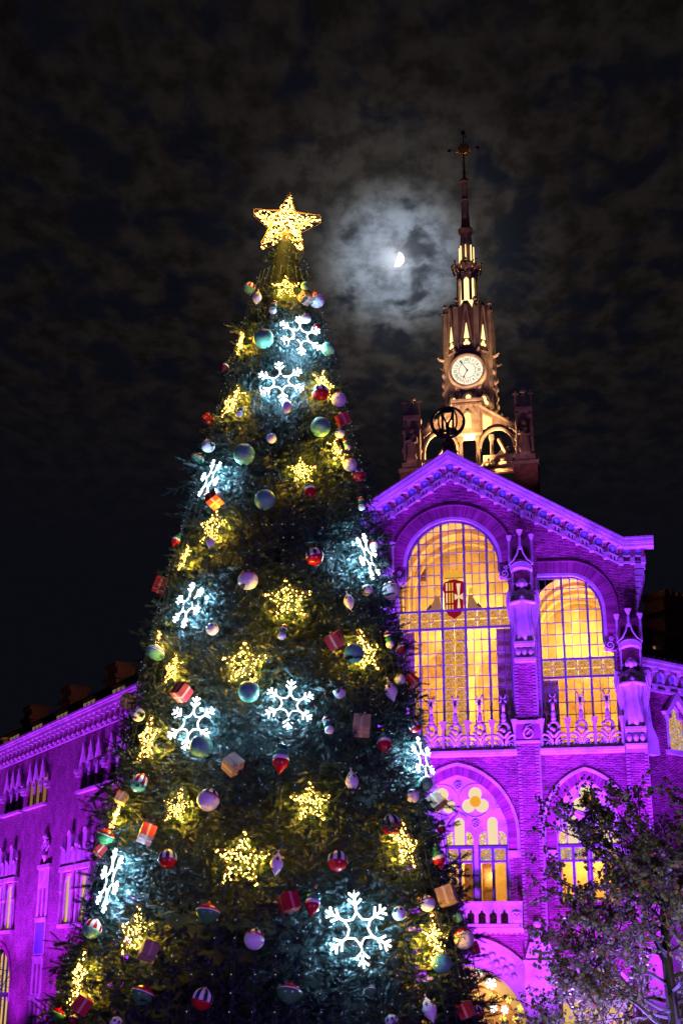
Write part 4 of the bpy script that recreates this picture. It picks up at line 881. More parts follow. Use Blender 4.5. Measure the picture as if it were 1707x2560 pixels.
for u in (-3.6, 3.9): spot('pinnacle_fill', fw(u, 3.5, 29.3), fw(u, TY-1.9, 35.5), 420, (1, .42, .58), 50, .9, .3)  # fill light added to lift the dark pinnacles and their saints
for u in (-1.6, 1.6): spot('tower_fill', fw(u, 3.0, 31.0), fw(TX, TY, 46.5), 2200, (1, .56, .44), 44, .9, .3)  # added fill, stands in for ambient spill on the tower shaft and spire

# ------------------------------------------------------------------ long wing on the left
WGL = (-3.273, 72.93, 0); WGR = R(-59.26)
def ww(u, y, z): return Matrix.Translation(WGL) @ Matrix.Rotation(WGR, 4, 'Z') @ Vector((u, y, z))
WG = thing('brick_wing', 'long purple-lit brick wing with bracketed eaves receding behind the tree', 'building', WGL, (0, 0, WGR))
# brick skin as a shaded coursed surface (bricks too small to tell apart here)
m = mat('wallbrick', (.33, .085, .17), .9); t = m.node_tree; b = t.nodes['Principled BSDF']
tcn = N(t, 'ShaderNodeTexCoord'); mp = N(t, 'ShaderNodeMapping'); mp.inputs['Rotation'].default_value = (PI/2, 0, 0); LK(t, tcn.outputs['Object'], mp.inputs[0])
bk = N(t, 'ShaderNodeTexBrick', ins={'Scale': 1.0, 'Mortar Size': .012, 'Brick Width': .30, 'Row Height': .086, 'Color1': (.36, .09, .18, 1), 'Color2': (.23, .055, .12, 1), 'Mortar': (.42, .26, .32, 1)}); LK(t, mp.outputs[0], bk.inputs['Vector'])
nzz = N(t, 'ShaderNodeTexNoise', ins={'Scale': .9, 'Detail': 5}); LK(t, tcn.outputs['Object'], nzz.inputs['Vector'])
mp2 = N(t, 'ShaderNodeMapping'); mp2.inputs['Scale'].default_value = (1.3, 1, 9); LK(t, tcn.outputs['Object'], mp2.inputs[0]); nst = N(t, 'ShaderNodeTexNoise', ins={'Scale': 1.6, 'Detail': 6, 'Roughness': .7}); LK(t, mp2.outputs[0], nst.inputs['Vector'])
LK(t, mixc(t, 1.0, mixc(t, 1.0, bk.outputs[0], ramp(t, nst.outputs[0], [(.35, (.45, .45, .45)), (.65, (1.35, 1.35, 1.35))]), 'MULTIPLY'), ramp(t, nzz.outputs[0], [(.3, (.7, .7, .7)), (.7, (1.15, 1.15, 1.15))]), 'MULTIPLY'), b.inputs['Base Color'])
bp = N(t, 'ShaderNodeBump', ins={'Strength': .8, 'Distance': .03}); LK(t, bk.outputs[1], bp.inputs['Height']); bp.invert = True; LK(t, bp.outputs[0], b.inputs['Normal'])
groups = [-61.7, -56.1, -44.55, -38.9, -27.4, -22.1, -10.2, -4.9]
midw = [-49.2, -46.0, -43.2, -30.4, -27.3, -13.4, -10.3]
hw_ = []
for g in groups:
    for k in (-1, 0, 1): c = g+1.47*k; hw_.append([(c-.52, 16.55), (c+.52, 16.55)]+arch(c, .52, 18.3, 19.0, 5))
for c in midw: hw_.append([(c-.95, 7.45), (c+.95, 7.45), (c+.95, 10.4), (c+.7, 10.9), (c-.7, 10.9), (c-.95, 10.4)])
bigA = []
for c in (-45.5, -28.2, -11): bigA.append([(c-3.6, .02), (c+3.6, .02)]+arch(c, 3.6, 3.2, 6.3, 10))
MB().plate([(-64, 0), (-.2, 0), (-.2, 20.6), (-64, 20.6)], hw_+bigA, 0, .6).build('wall', 'wallbrick', WG)
MB().box(-64, -.2, .62, 10, 20.5, 20.6).box(-64, -.2, 9.9, 10, 0, 20.6).build('back_wall', 'mortar', WG)
# eaves cornice
MB().box(-64, -.1, -.85, .6, 21.92, 22.08).box(-64, -.1, -.72, .6, 21.78, 21.92).box(-64, -.1, -.62, .6, 21.5, 21.78).box(-64, -.1, -.10, .6, 20.40, 21.5).box(-64, -.1, -.22, 0, 20.40, 20.52).build('eaves_cornice', 'stone', WG)
bkm = MB().box(-.16, .16, -.58, -.1, 21.22, 21.5).box(-.13, .13, -.34, -.1, 20.98, 21.22).box(-.2, .2, -.30, -.1, 20.52, 20.66).tube([(-.28, -.3, 20.62), (0, -.32, 20.78), (.28, -.3, 20.62)], .07, 5).mesh('eaves_bracket', 'stone')
bkb = MB().box(-.28, .28, -.13, -.1, 20.7, 21.45).mesh('brick_panel', 'brick')
for k in range(62): u = -63+k*1.0; obj('eaves_bracket', bkm, WG, (u, 0, 0)); obj('brick_panel', bkb, WG, (u+.5, 0, 0))
gm = MB().tube([(-.66, -.16, 18.25), (-.4, -.18, 18.75), (0, -.20, 19.78)], .10, 5).tube([(.66, -.16, 18.25), (.4, -.18, 18.75), (0, -.20, 19.78)], .10, 5).ball((0, -.2, 19.75), .10, .1, .2, 6, 4).prism([(-.5, 18.45), (.5, 18.45), (0, 19.6)], -.08, -.02).box(-.80, -.66, -.22, 0, 17.9, 18.3)
gmm = gm.mesh('lancet_gable', 'stone'); qm = MB().prism(circ(0, 19.25, .20, 6), -.12, -.02).mesh('quatrefoil', 'stone')
slm = MB().box(-2.35, 2.35, -.35, 0, 16.25, 16.45).mesh('sill', 'stone'); crb = MB().box(-.22, .22, -.42, 0, 17.75, 18.0).box(-.15, .15, -.30, 0, 17.5, 17.75).mesh('label_stop', 'stone')
shm = MB().prism([(-.5, 16.57), (.5, 16.57)]+arch(0, .5, 18.3, 18.96, 5), .10, .14)
shd = shm.mesh('shutter', 'shutter'); shl = shm.mesh('shutter', 'windim')
for g in groups:
    for k in (-1, 0, 1):
        c = g+1.47*k; wn = obj('lancet_window', shl if g == -38.9 else shd, WG, (c, 0, 0)); obj('lancet_gable', gmm, WG, (c, 0, 0))
        if k < 1: obj('quatrefoil', qm, WG, (c+.735, 0, 0)); MB().box(c+.735-.2, c+.735+.2, -.04, 0, 16.5, 18.3).build('pier', 'stone', WG)
    obj('sill', slm, WG, (g, 0, 0))
    for s in (-1, 1): obj('label_stop', crb, WG, (g+s*2.55, 0, 0))
wm = MB().band([(-.95, 7.45), (.95, 7.45), (.95, 10.4), (.7, 10.9), (-.7, 10.9), (-.95, 10.4)], [(-.78, 7.6), (.78, 7.6), (.78, 10.3), (.6, 10.72), (-.6, 10.72), (-.78, 10.3)], -.08, .3, 0, True).box(-.05, .05, -.05, .3, 7.5, 10.8)
for s in (-1, 1): wm.lathe([(.12, 7.5), (.08, 7.6), (.08, 9.5), (.16, 9.7), (.13, 9.8), (.12, 11.0)], 8, (s*1.12, -.25, 0))
wmm = wm.mesh('window_surround', 'stone'); pgm = MB().prism([(-.8, 7.6), (.8, 7.6), (.8, 10.3), (.6, 10.7), (-.6, 10.7), (-.8, 10.3)], .06, .10); pgl = pgm.mesh('pane', 'winwarm'); pgd = pgm.mesh('pane', 'windim')
drm = MB().box(-1.5, 1.5, -.4, 0, 11.0, 11.35)
for x, z0, h, r_ in ((0, 11.4, 2.4, .36), (-.85, 11.4, 1.2, .40), (.85, 11.4, 1.2, .40)): drm.prism([(x-r_, z0), (x+r_, z0)]+arch(x, r_, z0+h-r_, z0+h, 6), -.30, -.02); drm.tube([(x+r_*math.cos(a), -.3, z0+h-r_+r_*math.sin(a)) for a in np.linspace(0, PI, 9)], .07, 5)
for s in (-1, 1): drm.lathe([(.10, 11.3), (.07, 12.6), (.14, 12.75), (.05, 13.3), (.001, 13.5)], 6, (s*1.4, -.28, 0))
drmm = drm.mesh('carved_crest', 'stone'); lsm = MB().box(-1.3, 1.3, -.35, 0, 7.2, 7.44).mesh('sill', 'stone')
for c in midw:
    obj('window_surround', wmm, WG, (c, 0, 0)); obj('pane', pgl, WG, (c, 0, 0)); obj('carved_crest', drmm, WG, (c, 0, 0)); obj('sill', lsm, WG, (c, 0, 0))
for c in (-45.5, -28.2, -11):
    bw = obj('arcade_window', None, WG, (c, 0, 0))
    MB().band([(x, z) for x, z in arch(0, 3.6, 3.2, 6.3, 10)], [(x, z) for x, z in arch(0, 3.95, 3.2, 6.7, 10)], -.06, 0).build('archivolt', 'brick', bw)
    MB().prism([(-3.5, .02), (3.5, .02)]+arch(0, 3.5, 3.2, 6.2, 10), .9, .95).build('pane', 'winwarm', bw)
    fb = MB().box(-3.5, 3.5, .8, .9, 2.6, 2.95)
    for x in (-3.0, -2.0, -1.0, 0, 1.0, 2.0, 3.0): fb.box(x-.09, x+.09, .78, .9, 0, 6.0 if abs(x) < 2.5 else 4.6)
    fb.build('frame', 'shutter', bw); MB().ball((3.3, .4, 2.9), .5, .4, .35, 8, 6).ball((3.0, .3, 2.5), .3, .3, .3, 8, 5).build('capital', 'stone', bw, True)
for c in (-35.8, -18.6, -1.8):
    st = obj('stair_window_strip', None, WG, (c, 0, 0))
    MB().plate([(-1.15, 0), (1.15, 0), (1.15, 11.8), (-1.15, 11.8)], [[(x-.26, z), (x+.26, z), (x+.26, z+2.0), (x-.26, z+2.0)] for x in (-.42, .42) for z in (8.2, 2.9, .3)], -.10, 0).box(-1.3, 1.3, -.22, 0, 11.55, 11.85).box(-1.2, 1.2, -.16, 0, 7.85, 8.1).box(-1.2, 1.2, -.16, 0, 5.25, 5.45).box(-1.2, 1.2, -.18, 0, 2.45, 2.75).build('stone_panel', 'stone', st)
    for x in (-.42, .42):
        for z in (8.2, 2.9, .3): MB().box(x-.26, x+.26, .05, .08, z, z+2.0).build('slit_pane', 'windim', st)
    MB().box(-.9, .9, -.13, -.1, 5.6, 7.7).build('tile_panel', 'tile_blue', st)
    em = MB().tube([(p[0], -.12, p[1]) for p in circ(0, 13.2, .42, 16)], .10, 5, closed=True).tube([(-.3, -.14, 12.9), (.3, -.14, 13.5)], .07, 5)
    for s in (-1, 1): em.tube(spiral(s*.65, 13.25, .25, 1.2, PI/2, s, -.12), .07, 5)
    em.lathe([(.25, 13.75), (.3, 13.9), (.15, 14.2), (.06, 14.5), (.001, 14.6)], 6, (0, -.12, 0)).lathe([(.05, 12.0), (.2, 12.4), (.3, 12.6)], 6, (0, -.12, 0)).box(-.45, .45, -.2, 0, 13.65, 13.78).build('carved_emblem', 'stone', st, True)
# attic with lit gaps, roof and chimneys set back from the eaves
at = MB().box(-64, -.5, 1.2, 9, 22.0, 23.6).box(-64, -.5, .8, 9, 23.6, 23.7)
at.add([(-64, .8, 23.7), (-.5, .8, 23.7), (-.5, 5, 24.8), (-64, 5, 24.8)], [(0, 1, 2, 3)]).build('attic_roof', 'towerbrick', WG)
tri = MB().prism([(-.30, 23.45), (.30, 23.45), (0, 22.95)], 1.12, 1.19).mesh('attic_opening', 'attic')
for k in range(11):
    for j in (0, 1, 2): obj('attic_opening', tri, WG, (-62+5.8*k+.85*j, 0, 0))
chm = MB().box(-1.1, 1.1, 2.4, 4.0, 22.6, 25.0).box(-1.3, 1.3, 2.2, 4.2, 25.0, 25.3).box(-.95, .95, 2.5, 3.9, 25.3, 25.9)
for x in (-.8, -.27, .27, .8): chm.box(x-.18, x+.18, 2.3, 4.1, 25.9, 26.3)
chmm = chm.mesh('chimney', 'towerbrick')
for u in (-50.5, -41.0, -31.2, -22.4, -13, -4): obj('chimney', chmm, WG, (u, 0, 0))
spot('eaves_lamp', ww(-52, .9, 22.4), ww(-52, 3, 25), 60, TWC, 100)
for u in (-46, -36, -26.5, -17): lamp('chimney_fill', ww(u, 1.6, 24.6), 30, (1, .42, .28), .2)  # weak warm fill added so chimneys and roof show, no actual fittings

# ------------------------------------------------------------------ short stretch of the right wing
RGL = (15.423, 69.508, 0); RGR = R(-11.878+47.4)
def rw_(u, y, z): return Matrix.Translation(RGL) @ Matrix.Rotation(RGR, 4, 'Z') @ Vector((u, y, z))
RG = thing('right_wing', 'lower brick wing with a pointed stained window beside the corner pier', 'building', RGL, (0, 0, RGR))
gw = [(1.75, 14.95), (3.15, 14.95), (3.15, 16.6)]+[(2.72, 16.65), (2.72, 17.0), (2.45, 17.35), (2.18, 17.0), (2.18, 16.65), (1.75, 16.6)]
MB().plate([(-.6, 0), (16, 0), (16, 17.9), (-.6, 17.9)], [gw], 0, .5).build('wall', 'mortar', RG)
V, Fc = bricks([(-.6, 8), (6, 8), (6, 17.9), (-.6, 17.9)], [gw], -.012); obj('brickwork', raw_mesh('brickwork', V, Fc, 'brick'), RG, kind='stuff')
MB().box(-.5, 16, -.65, .5, 19.25, 19.4).box(-.5, 16, -.55, .5, 19.05, 19.25).box(-.5, 16, -.12, .5, 17.9, 19.05).box(-.5, 16, -.22, 0, 17.86, 17.98).box(-.5, 16, -.18, 0, 18.2, 18.28).build('eaves_cornice', 'stone', RG)
for k in range(10):
    u = .3+.95*k; medal_ = obj('medallion', frm, RG, (u, -.12, 18.62)); obj('roundel', tlm, medal_, (0, -.02, 0), (PI/2, 0, 0))
    MB().box(u+.37, u+.57, -.5, -.1, 18.85, 19.05).build('bracket', 'stone', RG); MB().box(u+.37, u+.57, -.35, -.1, 17.98, 18.2).build('lower_bracket', 'stone', RG)
MB().prism(gw, .2, .24).build('stained_pane', 'stained_blue', RG, label='pointed stained glass light in orange and blue')
MB().band([(1.55, 16.7), (1.75, 16.75), (2.45, 17.55), (3.15, 16.75), (3.35, 16.7)], [(1.35, 16.9), (1.6, 16.95), (2.45, 18.0), (3.3, 16.95), (3.55, 16.9)], -.25, 0).build('window_hood', 'stone', RG); MB().box(1.5, 3.4, -.3, 0, 14.7, 14.93).build('sill', 'stone', RG)
for u in (1.62, 3.28): MB().lathe([(.10, 14.95), (.07, 15.1), (.07, 16.4), (.13, 16.7)], 8, (u, -.15, 0)).build('colonnette', 'stone', RG)
def foot(mb, poly, z0, z1, mi=0):   # upright block on a plan outline
    n = len(poly); return mb.add([(x, y, z0) for x, y in poly]+[(x, y, z1) for x, y in poly], [tuple(range(n-1, -1, -1)), tuple(range(n, 2*n))]+[(i, (i+1) % n, (i+1) % n+n, i+n) for i in range(n)], mi)
rfm = MB().add([(-.5, -.6, 19.42), (16, -.6, 19.42), (16, 4, 21.2), (4.5, 4, 21.2), (.3, .1, 19.7)], [(0, 1, 2, 3, 4)])
for k in range(40):
    u = -.4+.41*k; ym = max(-.3, min(4, (u-.15)/1.087)); rfm.tube([(u, -.6, 19.46), (u, ym, 19.46+(ym+.6)*.391)], .10, 5)
rfm.build('tiled_roof', 'roof', RG)
at2 = foot(MB(), [(4.5, 4), (16, 4), (16, 9), (9.95, 9)], 19.4, 21.6); foot(at2, [(4.2, 3.6), (16, 3.6), (16, 9), (9.95, 9)], 22.4, 22.6); at2.build('attic', 'towerbrick', RG)
for u in (5.4, 8.2, 11.0): foot(MB(), [(u, 4.3), (u+.6, 4.3), (u+.6, 4.9), (u, 4.9)], 21.6, 22.4).build('attic_post', 'towerbrick', RG)
MB().box(6.2, 8.0, 4.8, 4.9, 21.7, 22.05).box(9.0, 10.8, 4.8, 4.9, 21.7, 22.2).build('attic_opening', 'attic', RG)
obj('chimney', chmm, RG, (7.9, 1.6, -1.0))
# buttress with carved angel between hall and wing
MB().prism([(0, 14.4), (1.0, 14.4), (.9, 15.2), (.55, 15.8), (.35, 17.5), (.3, 18.4), (0, 18.6)], -.9, -.4).build('corner_buttress', 'stone', RG, loc=(-.9, 0, 0))

# ------------------------------------------------------------------ purple floodlights washing the facades
VIO = (.195, .028, 1.0); MAG = (.32, .028, 1.0)
for u in (-8, -4.2, 0, 4.6, 8.8, 12.2): spot('facade_floodlight', fw(u, -9.0, .4), fw(u*.92, 0, 22.5), 31000, VIO, 62, .9, .3)
for u in (-6, -1.6, 3.4, 7.4, 11): spot('low_floodlight', fw(u, -6.0, .4), fw(u, 0, 9), 10500, MAG, 84, .9, .3)
for u in (-54, -47, -40, -33, -26, -19):
    spot('wing_floodlight', ww(u, -6.0, .4), ww(u, 0, 16), 24000, (.34, .025, 1.0), 70, .9, .3); spot('low_floodlight', ww(u, -5.0, .4), ww(u, 0, 5), 4500, (.38, .02, 1.0), 95, .9, .3)

# ------------------------------------------------------------------ Christmas tree
AX, AY = -1.087, 23.0
ZR = np.array([(0.3, 3.8), (2.8, 3.3), (4, 3.08), (6, 2.65), (8, 2.27), (10, 1.85), (12, 1.38), (13.9, .93), (15.2, .62), (16.25, .3), (17, .12)])
def trad(z): return np.interp(z, ZR[:, 0], ZR[:, 1])
def tp(a, z, off=0): r = trad(z)+off; return (AX+math.sin(R(a))*r, AY-math.cos(R(a))*r, z)
XT = thing('christmas_tree', 'giant decorated fir with lit stars and snowflakes in front of the hall', 'tree', (AX, AY, 0))
MB().lathe([(.35, 0), (.3, 8), (.12, 16.9)], 12).build('trunk', 'bark', XT)
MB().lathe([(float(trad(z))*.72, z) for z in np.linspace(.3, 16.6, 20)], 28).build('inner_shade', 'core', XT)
def sprig_template(n=17):
    V = []; F = []
    for i in range(n):
        x = .03+.25*i/n
        for k in range(3):
            w = 2*PI*(k/3+random.random()*.25)+i*.9; ln = (.068 if i < n*.8 else .050)*random.uniform(.8, 1.2)
            dx, dr = ln*.62, ln*.78; c, s = math.cos(w), math.sin(w); c2, s2 = -s, c
            b = len(V); hw = .0068
            V += [(x, c2*hw, s2*hw), (x, -c2*hw, -s2*hw), (x+dx, c*dr, s*dr)]; F.append((b, b+1, b+2))
    b = len(V); V += [(0, .006, 0), (0, -.006, 0), (.29, 0, .0)]; F.append((b, b+1, b+2))
    return np.array(V), np.array(F)
TMP = [sprig_template() for _ in range(4)]
def frames(D, roll):
    D = D/np.linalg.norm(D, axis=1)[:, None]; up = np.tile(np.array([0, 0, 1.]), (len(D), 1)); A = np.cross(up, D); l = np.linalg.norm(A, axis=1); A[l < 1e-3] = (1, 0, 0); A /= np.linalg.norm(A, axis=1)[:, None]; B = np.cross(D, A)
    c, s = np.cos(roll)[:, None], np.sin(roll)[:, None]; A2 = A*c+B*s; B2 = -A*s+B*c; return np.stack([D, A2, B2], axis=2)
rng = np.random.default_rng(3)
P0 = []; D0 = []; S0 = []
z = .8
while z < 16.75:
    r = float(trad(z)); nb = max(7, int(2*PI*r/.185)); sc = .55+.45*min(1, r/1.3)
    for k in range(nb):
        a = 360*(k+rng.random())/nb-180
        if abs(a) > 118 and rng.random() < .55: continue
        zz = z+rng.uniform(-.12, .12); rr = float(trad(zz)); el = rng.normal(.12, .30); L = rng.uniform(.34, .60)*sc
        lump = .10*math.sin(R(a)*7+zz*1.9)*math.sin(zz*3.1+R(a)*4)+.07*math.sin(zz*6.3+2*math.sin(R(a)*9))
        rad_tip = rr+(rng.normal(-.12, .09)+lump)*sc+(rng.uniform(.06, .40)*sc**1.6 if rng.random() < .17 else 0)
        az = R(a); out = np.array([math.sin(az), -math.cos(az), 0]); tan = np.array([math.cos(az), math.sin(az), 0])
        dirn = out*math.cos(el)+np.array([0, 0, 1])*math.sin(el)+tan*rng.normal(0, .35); dirn /= np.linalg.norm(dirn)
        tip = out*rad_tip+np.array([0, 0, zz]); base = tip-dirn*L
        side = np.cross(dirn, [0, 0, 1]); side /= np.linalg.norm(side)+1e-9
        up2 = np.cross(side, dirn)
        ns = 8
        for j in range(ns):
            f = (j+.6)/ns; p = base+dirn*L*f*.95; sg = 1 if j % 2 else -1
            d = dirn*.75+side*sg*rng.uniform(.45, .95)+up2*rng.normal(.05, .35)
            if j == ns-1: d = dirn
            P0.append(p); D0.append(d); S0.append(sc*rng.uniform(.75, 1.15)*(1.05-.25*f))
    z += .182
P0 = np.array(P0); D0 = np.array(D0); S0 = np.array(S0); n = len(P0); FR = frames(D0, rng.uniform(0, 2*PI, n)); pick = rng.integers(0, 4, n)
Vs = []; Fs = []; off = 0
for q, (tv, tf) in enumerate(TMP):
    idx = np.where(pick == q)[0]; v = np.einsum('nij,kj->nki', FR[idx], tv)*S0[idx][:, None, None]+P0[idx][:, None, :]
    f = tf[None]+(np.arange(len(idx))*len(tv))[:, None, None]+off; off += len(idx)*len(tv); Vs.append(v.reshape(-1, 3)); Fs.append(f.reshape(-1, 3))
obj('crown', raw_mesh('crown', np.concatenate(Vs), np.concatenate(Fs), 'needle'), XT, kind='stuff', label='dark green fir branches with fine needles')

# thin strings of tiny lights hanging down the tree
OCT = ([(1, 0, 0), (-1, 0, 0), (0, 1, 0), (0, -1, 0), (0, 0, 1), (0, 0, -1)], [(0, 2, 4), (2, 1, 4), (1, 3, 4), (3, 0, 4), (2, 0, 5), (1, 2, 5), (3, 1, 5), (0, 3, 5)])
def bulb(mb, p, r, mi=0): mb.add([(p[0]+v[0]*r, p[1]+v[1]*r, p[2]+v[2]*r) for v in OCT[0]], OCT[1], mi)
k = 0
for a in np.arange(-100, 101, 5.2):
    zt = 16.2 if k % 3 == 0 else (13.5 if k % 3 == 1 else 10.5); zs_ = np.arange(2.2, zt, .55); s = MB(); ph_ = random.random()*6
    s.tube([tp(a+.25*math.sin(q*2+ph_), q, .07+.03*math.sin(q*3.1+ph_)) for q in zs_], .0045, 3)
    for q in np.arange(2.2, zt, .24):
        if random.random() < .55: p = tp(a+random.uniform(-.5, .5)*2/max(.3, trad(q)), q, .09+random.uniform(-.02, .03)); bulb(s, p, .008, 1)
    s.build('light_string', ['wire', 'bulb_dim'], None, label='thin string of tiny lights hanging down the fir', category='light string', group='light strings hanging down the fir'); k += 1

def on_tree(name, label, cat, a, z, off, tilt, group, spin=0):
    return obj(name, None, None, tp(a, z, off), (R(tilt), 0, R(a)), label=label, category=cat, group=group)
def child_lamp(par, loc, power, col, radius):
    l = bpy.data.lights.new('glow', 'POINT'); l.energy = power; l.color = col; l.shadow_soft_size = radius
    o = bpy.data.objects.new('glow', l); COL.objects.link(o); o.parent = par; o.location = loc; return o
# yellow star lights
def star_pts(Ro, Ri, rot=0): return [((Ro if i % 2 == 0 else Ri)*math.sin(PI*i/5+rot), (Ro if i % 2 == 0 else Ri)*math.cos(PI*i/5+rot)) for i in range(10)]
def star_light(Ro, nb, rb, depth, md=.07):
    P = star_pts(Ro, Ro*.42); f = MB()
    for y in (-depth, depth): f.tube([(x, y, z) for x, z in P], .009, 4, closed=True)
    for x, z in P: f.tube([(x, -depth, z), (x, depth, z)], .008, 4)
    for i in (0, 2, 4, 6, 8): f.tube([(P[i][0], -depth, P[i][1]), (P[(i+4) % 10][0], -depth, P[(i+4) % 10][1])], .007, 4)
    b = MB(); px = []; tries = 0
    for i in range(10):
        x0, z0 = P[i]; x1, z1 = P[(i+1) % 10]
        for q in (.15, .5, .85): px.append((x0+(x1-x0)*q, z0+(z1-z0)*q))
    while len(px) < nb and tries < 26000:
        tries += 1; x, z = random.uniform(-Ro, Ro), random.uniform(-Ro, Ro)
        if inpoly(np.array([x]), np.array([z]), P)[0] and all((x-q[0])**2+(z-q[1])**2 > (Ro*md)**2 for q in px): px.append((x, z))
    for x, z in px: bulb(b, (x+random.uniform(-.01, .01), random.uniform(-depth, depth), z+random.uniform(-.01, .01)), rb*random.uniform(.6, 1.45))
    return f, b
STARS=[
(4.6,15.37,0.10,0.26,'topmost yellow star'),
(-58.0,14.31,0.10,0.22,'small star high on the left outline'),
(-43.2,12.96,0.10,0.33,'slanted star near the upper left edge'),
(42.1,13.31,0.10,0.28,'thin star high on the right outline'),
(44.5,11.95,0.10,0.28,'second thin star down the right'),
(15.5,11.42,0.10,0.25,'upper middle star'),
(-35.1,10.42,0.10,0.31,'slanted star under the upper left snowflake'),
(-52.7,10.00,0.10,0.23,'small mid-height star on the left outline'),
(6.9,9.01,0.10,0.38,'big star in the middle of the tree'),
(40.5,8.28,0.10,0.36,'slanted mid-height star at the right'),
(-9.8,7.93,0.10,0.36,'big star left of the centre'),
(-41.7,7.98,0.10,0.25,'narrow mid-height star at the left'),
(-59.0,8.56,0.10,0.20,'tiny star beside an oval bauble'),
(-48.1,6.86,0.10,0.36,'slanted star under the left gift'),
(-28.3,5.75,0.10,0.27,'compact bright star in the lower left'),
(13.8,5.79,0.10,0.31,'star below the middle snowflake'),
(-6.0,4.94,0.10,0.41,'largest star low in the middle'),
(45.8,5.25,0.10,0.36,'slanted star at the lower right'),
(-35.4,3.97,0.10,0.36,'slanted star at the lower left'),
(52.2,3.86,0.10,0.41,'long star at the bottom right edge'),
(-56.5,3.32,0.10,0.41,'long star in the bottom left corner'),
(-59.2,5.73,0.10,0.22,'small star low on the left outline'),
]
FLAKES=[
(21.6,14.27,0.10,0.43,'topmost snowflake'),
(1.3,13.22,0.10,0.43,'front snowflake near the top'),
(-46.9,11.43,0.10,0.38,'upper left snowflake'),
(53.0,10.04,0.10,0.42,'edge-on snowflake at mid right'),
(-40.4,9.06,0.10,0.40,'slanted mid-left snowflake'),
(7.3,7.28,0.10,0.40,'middle snowflake'),
(-27.9,7.03,0.10,0.43,'slanted snowflake beside the middle one'),
(67.9,6.69,0.10,0.38,'edge-on snowflake at lower right'),
(-51.3,4.74,0.10,0.49,'slanted lower-left snowflake'),
(25.4,4.02,0.10,0.54,'largest snowflake'),
]
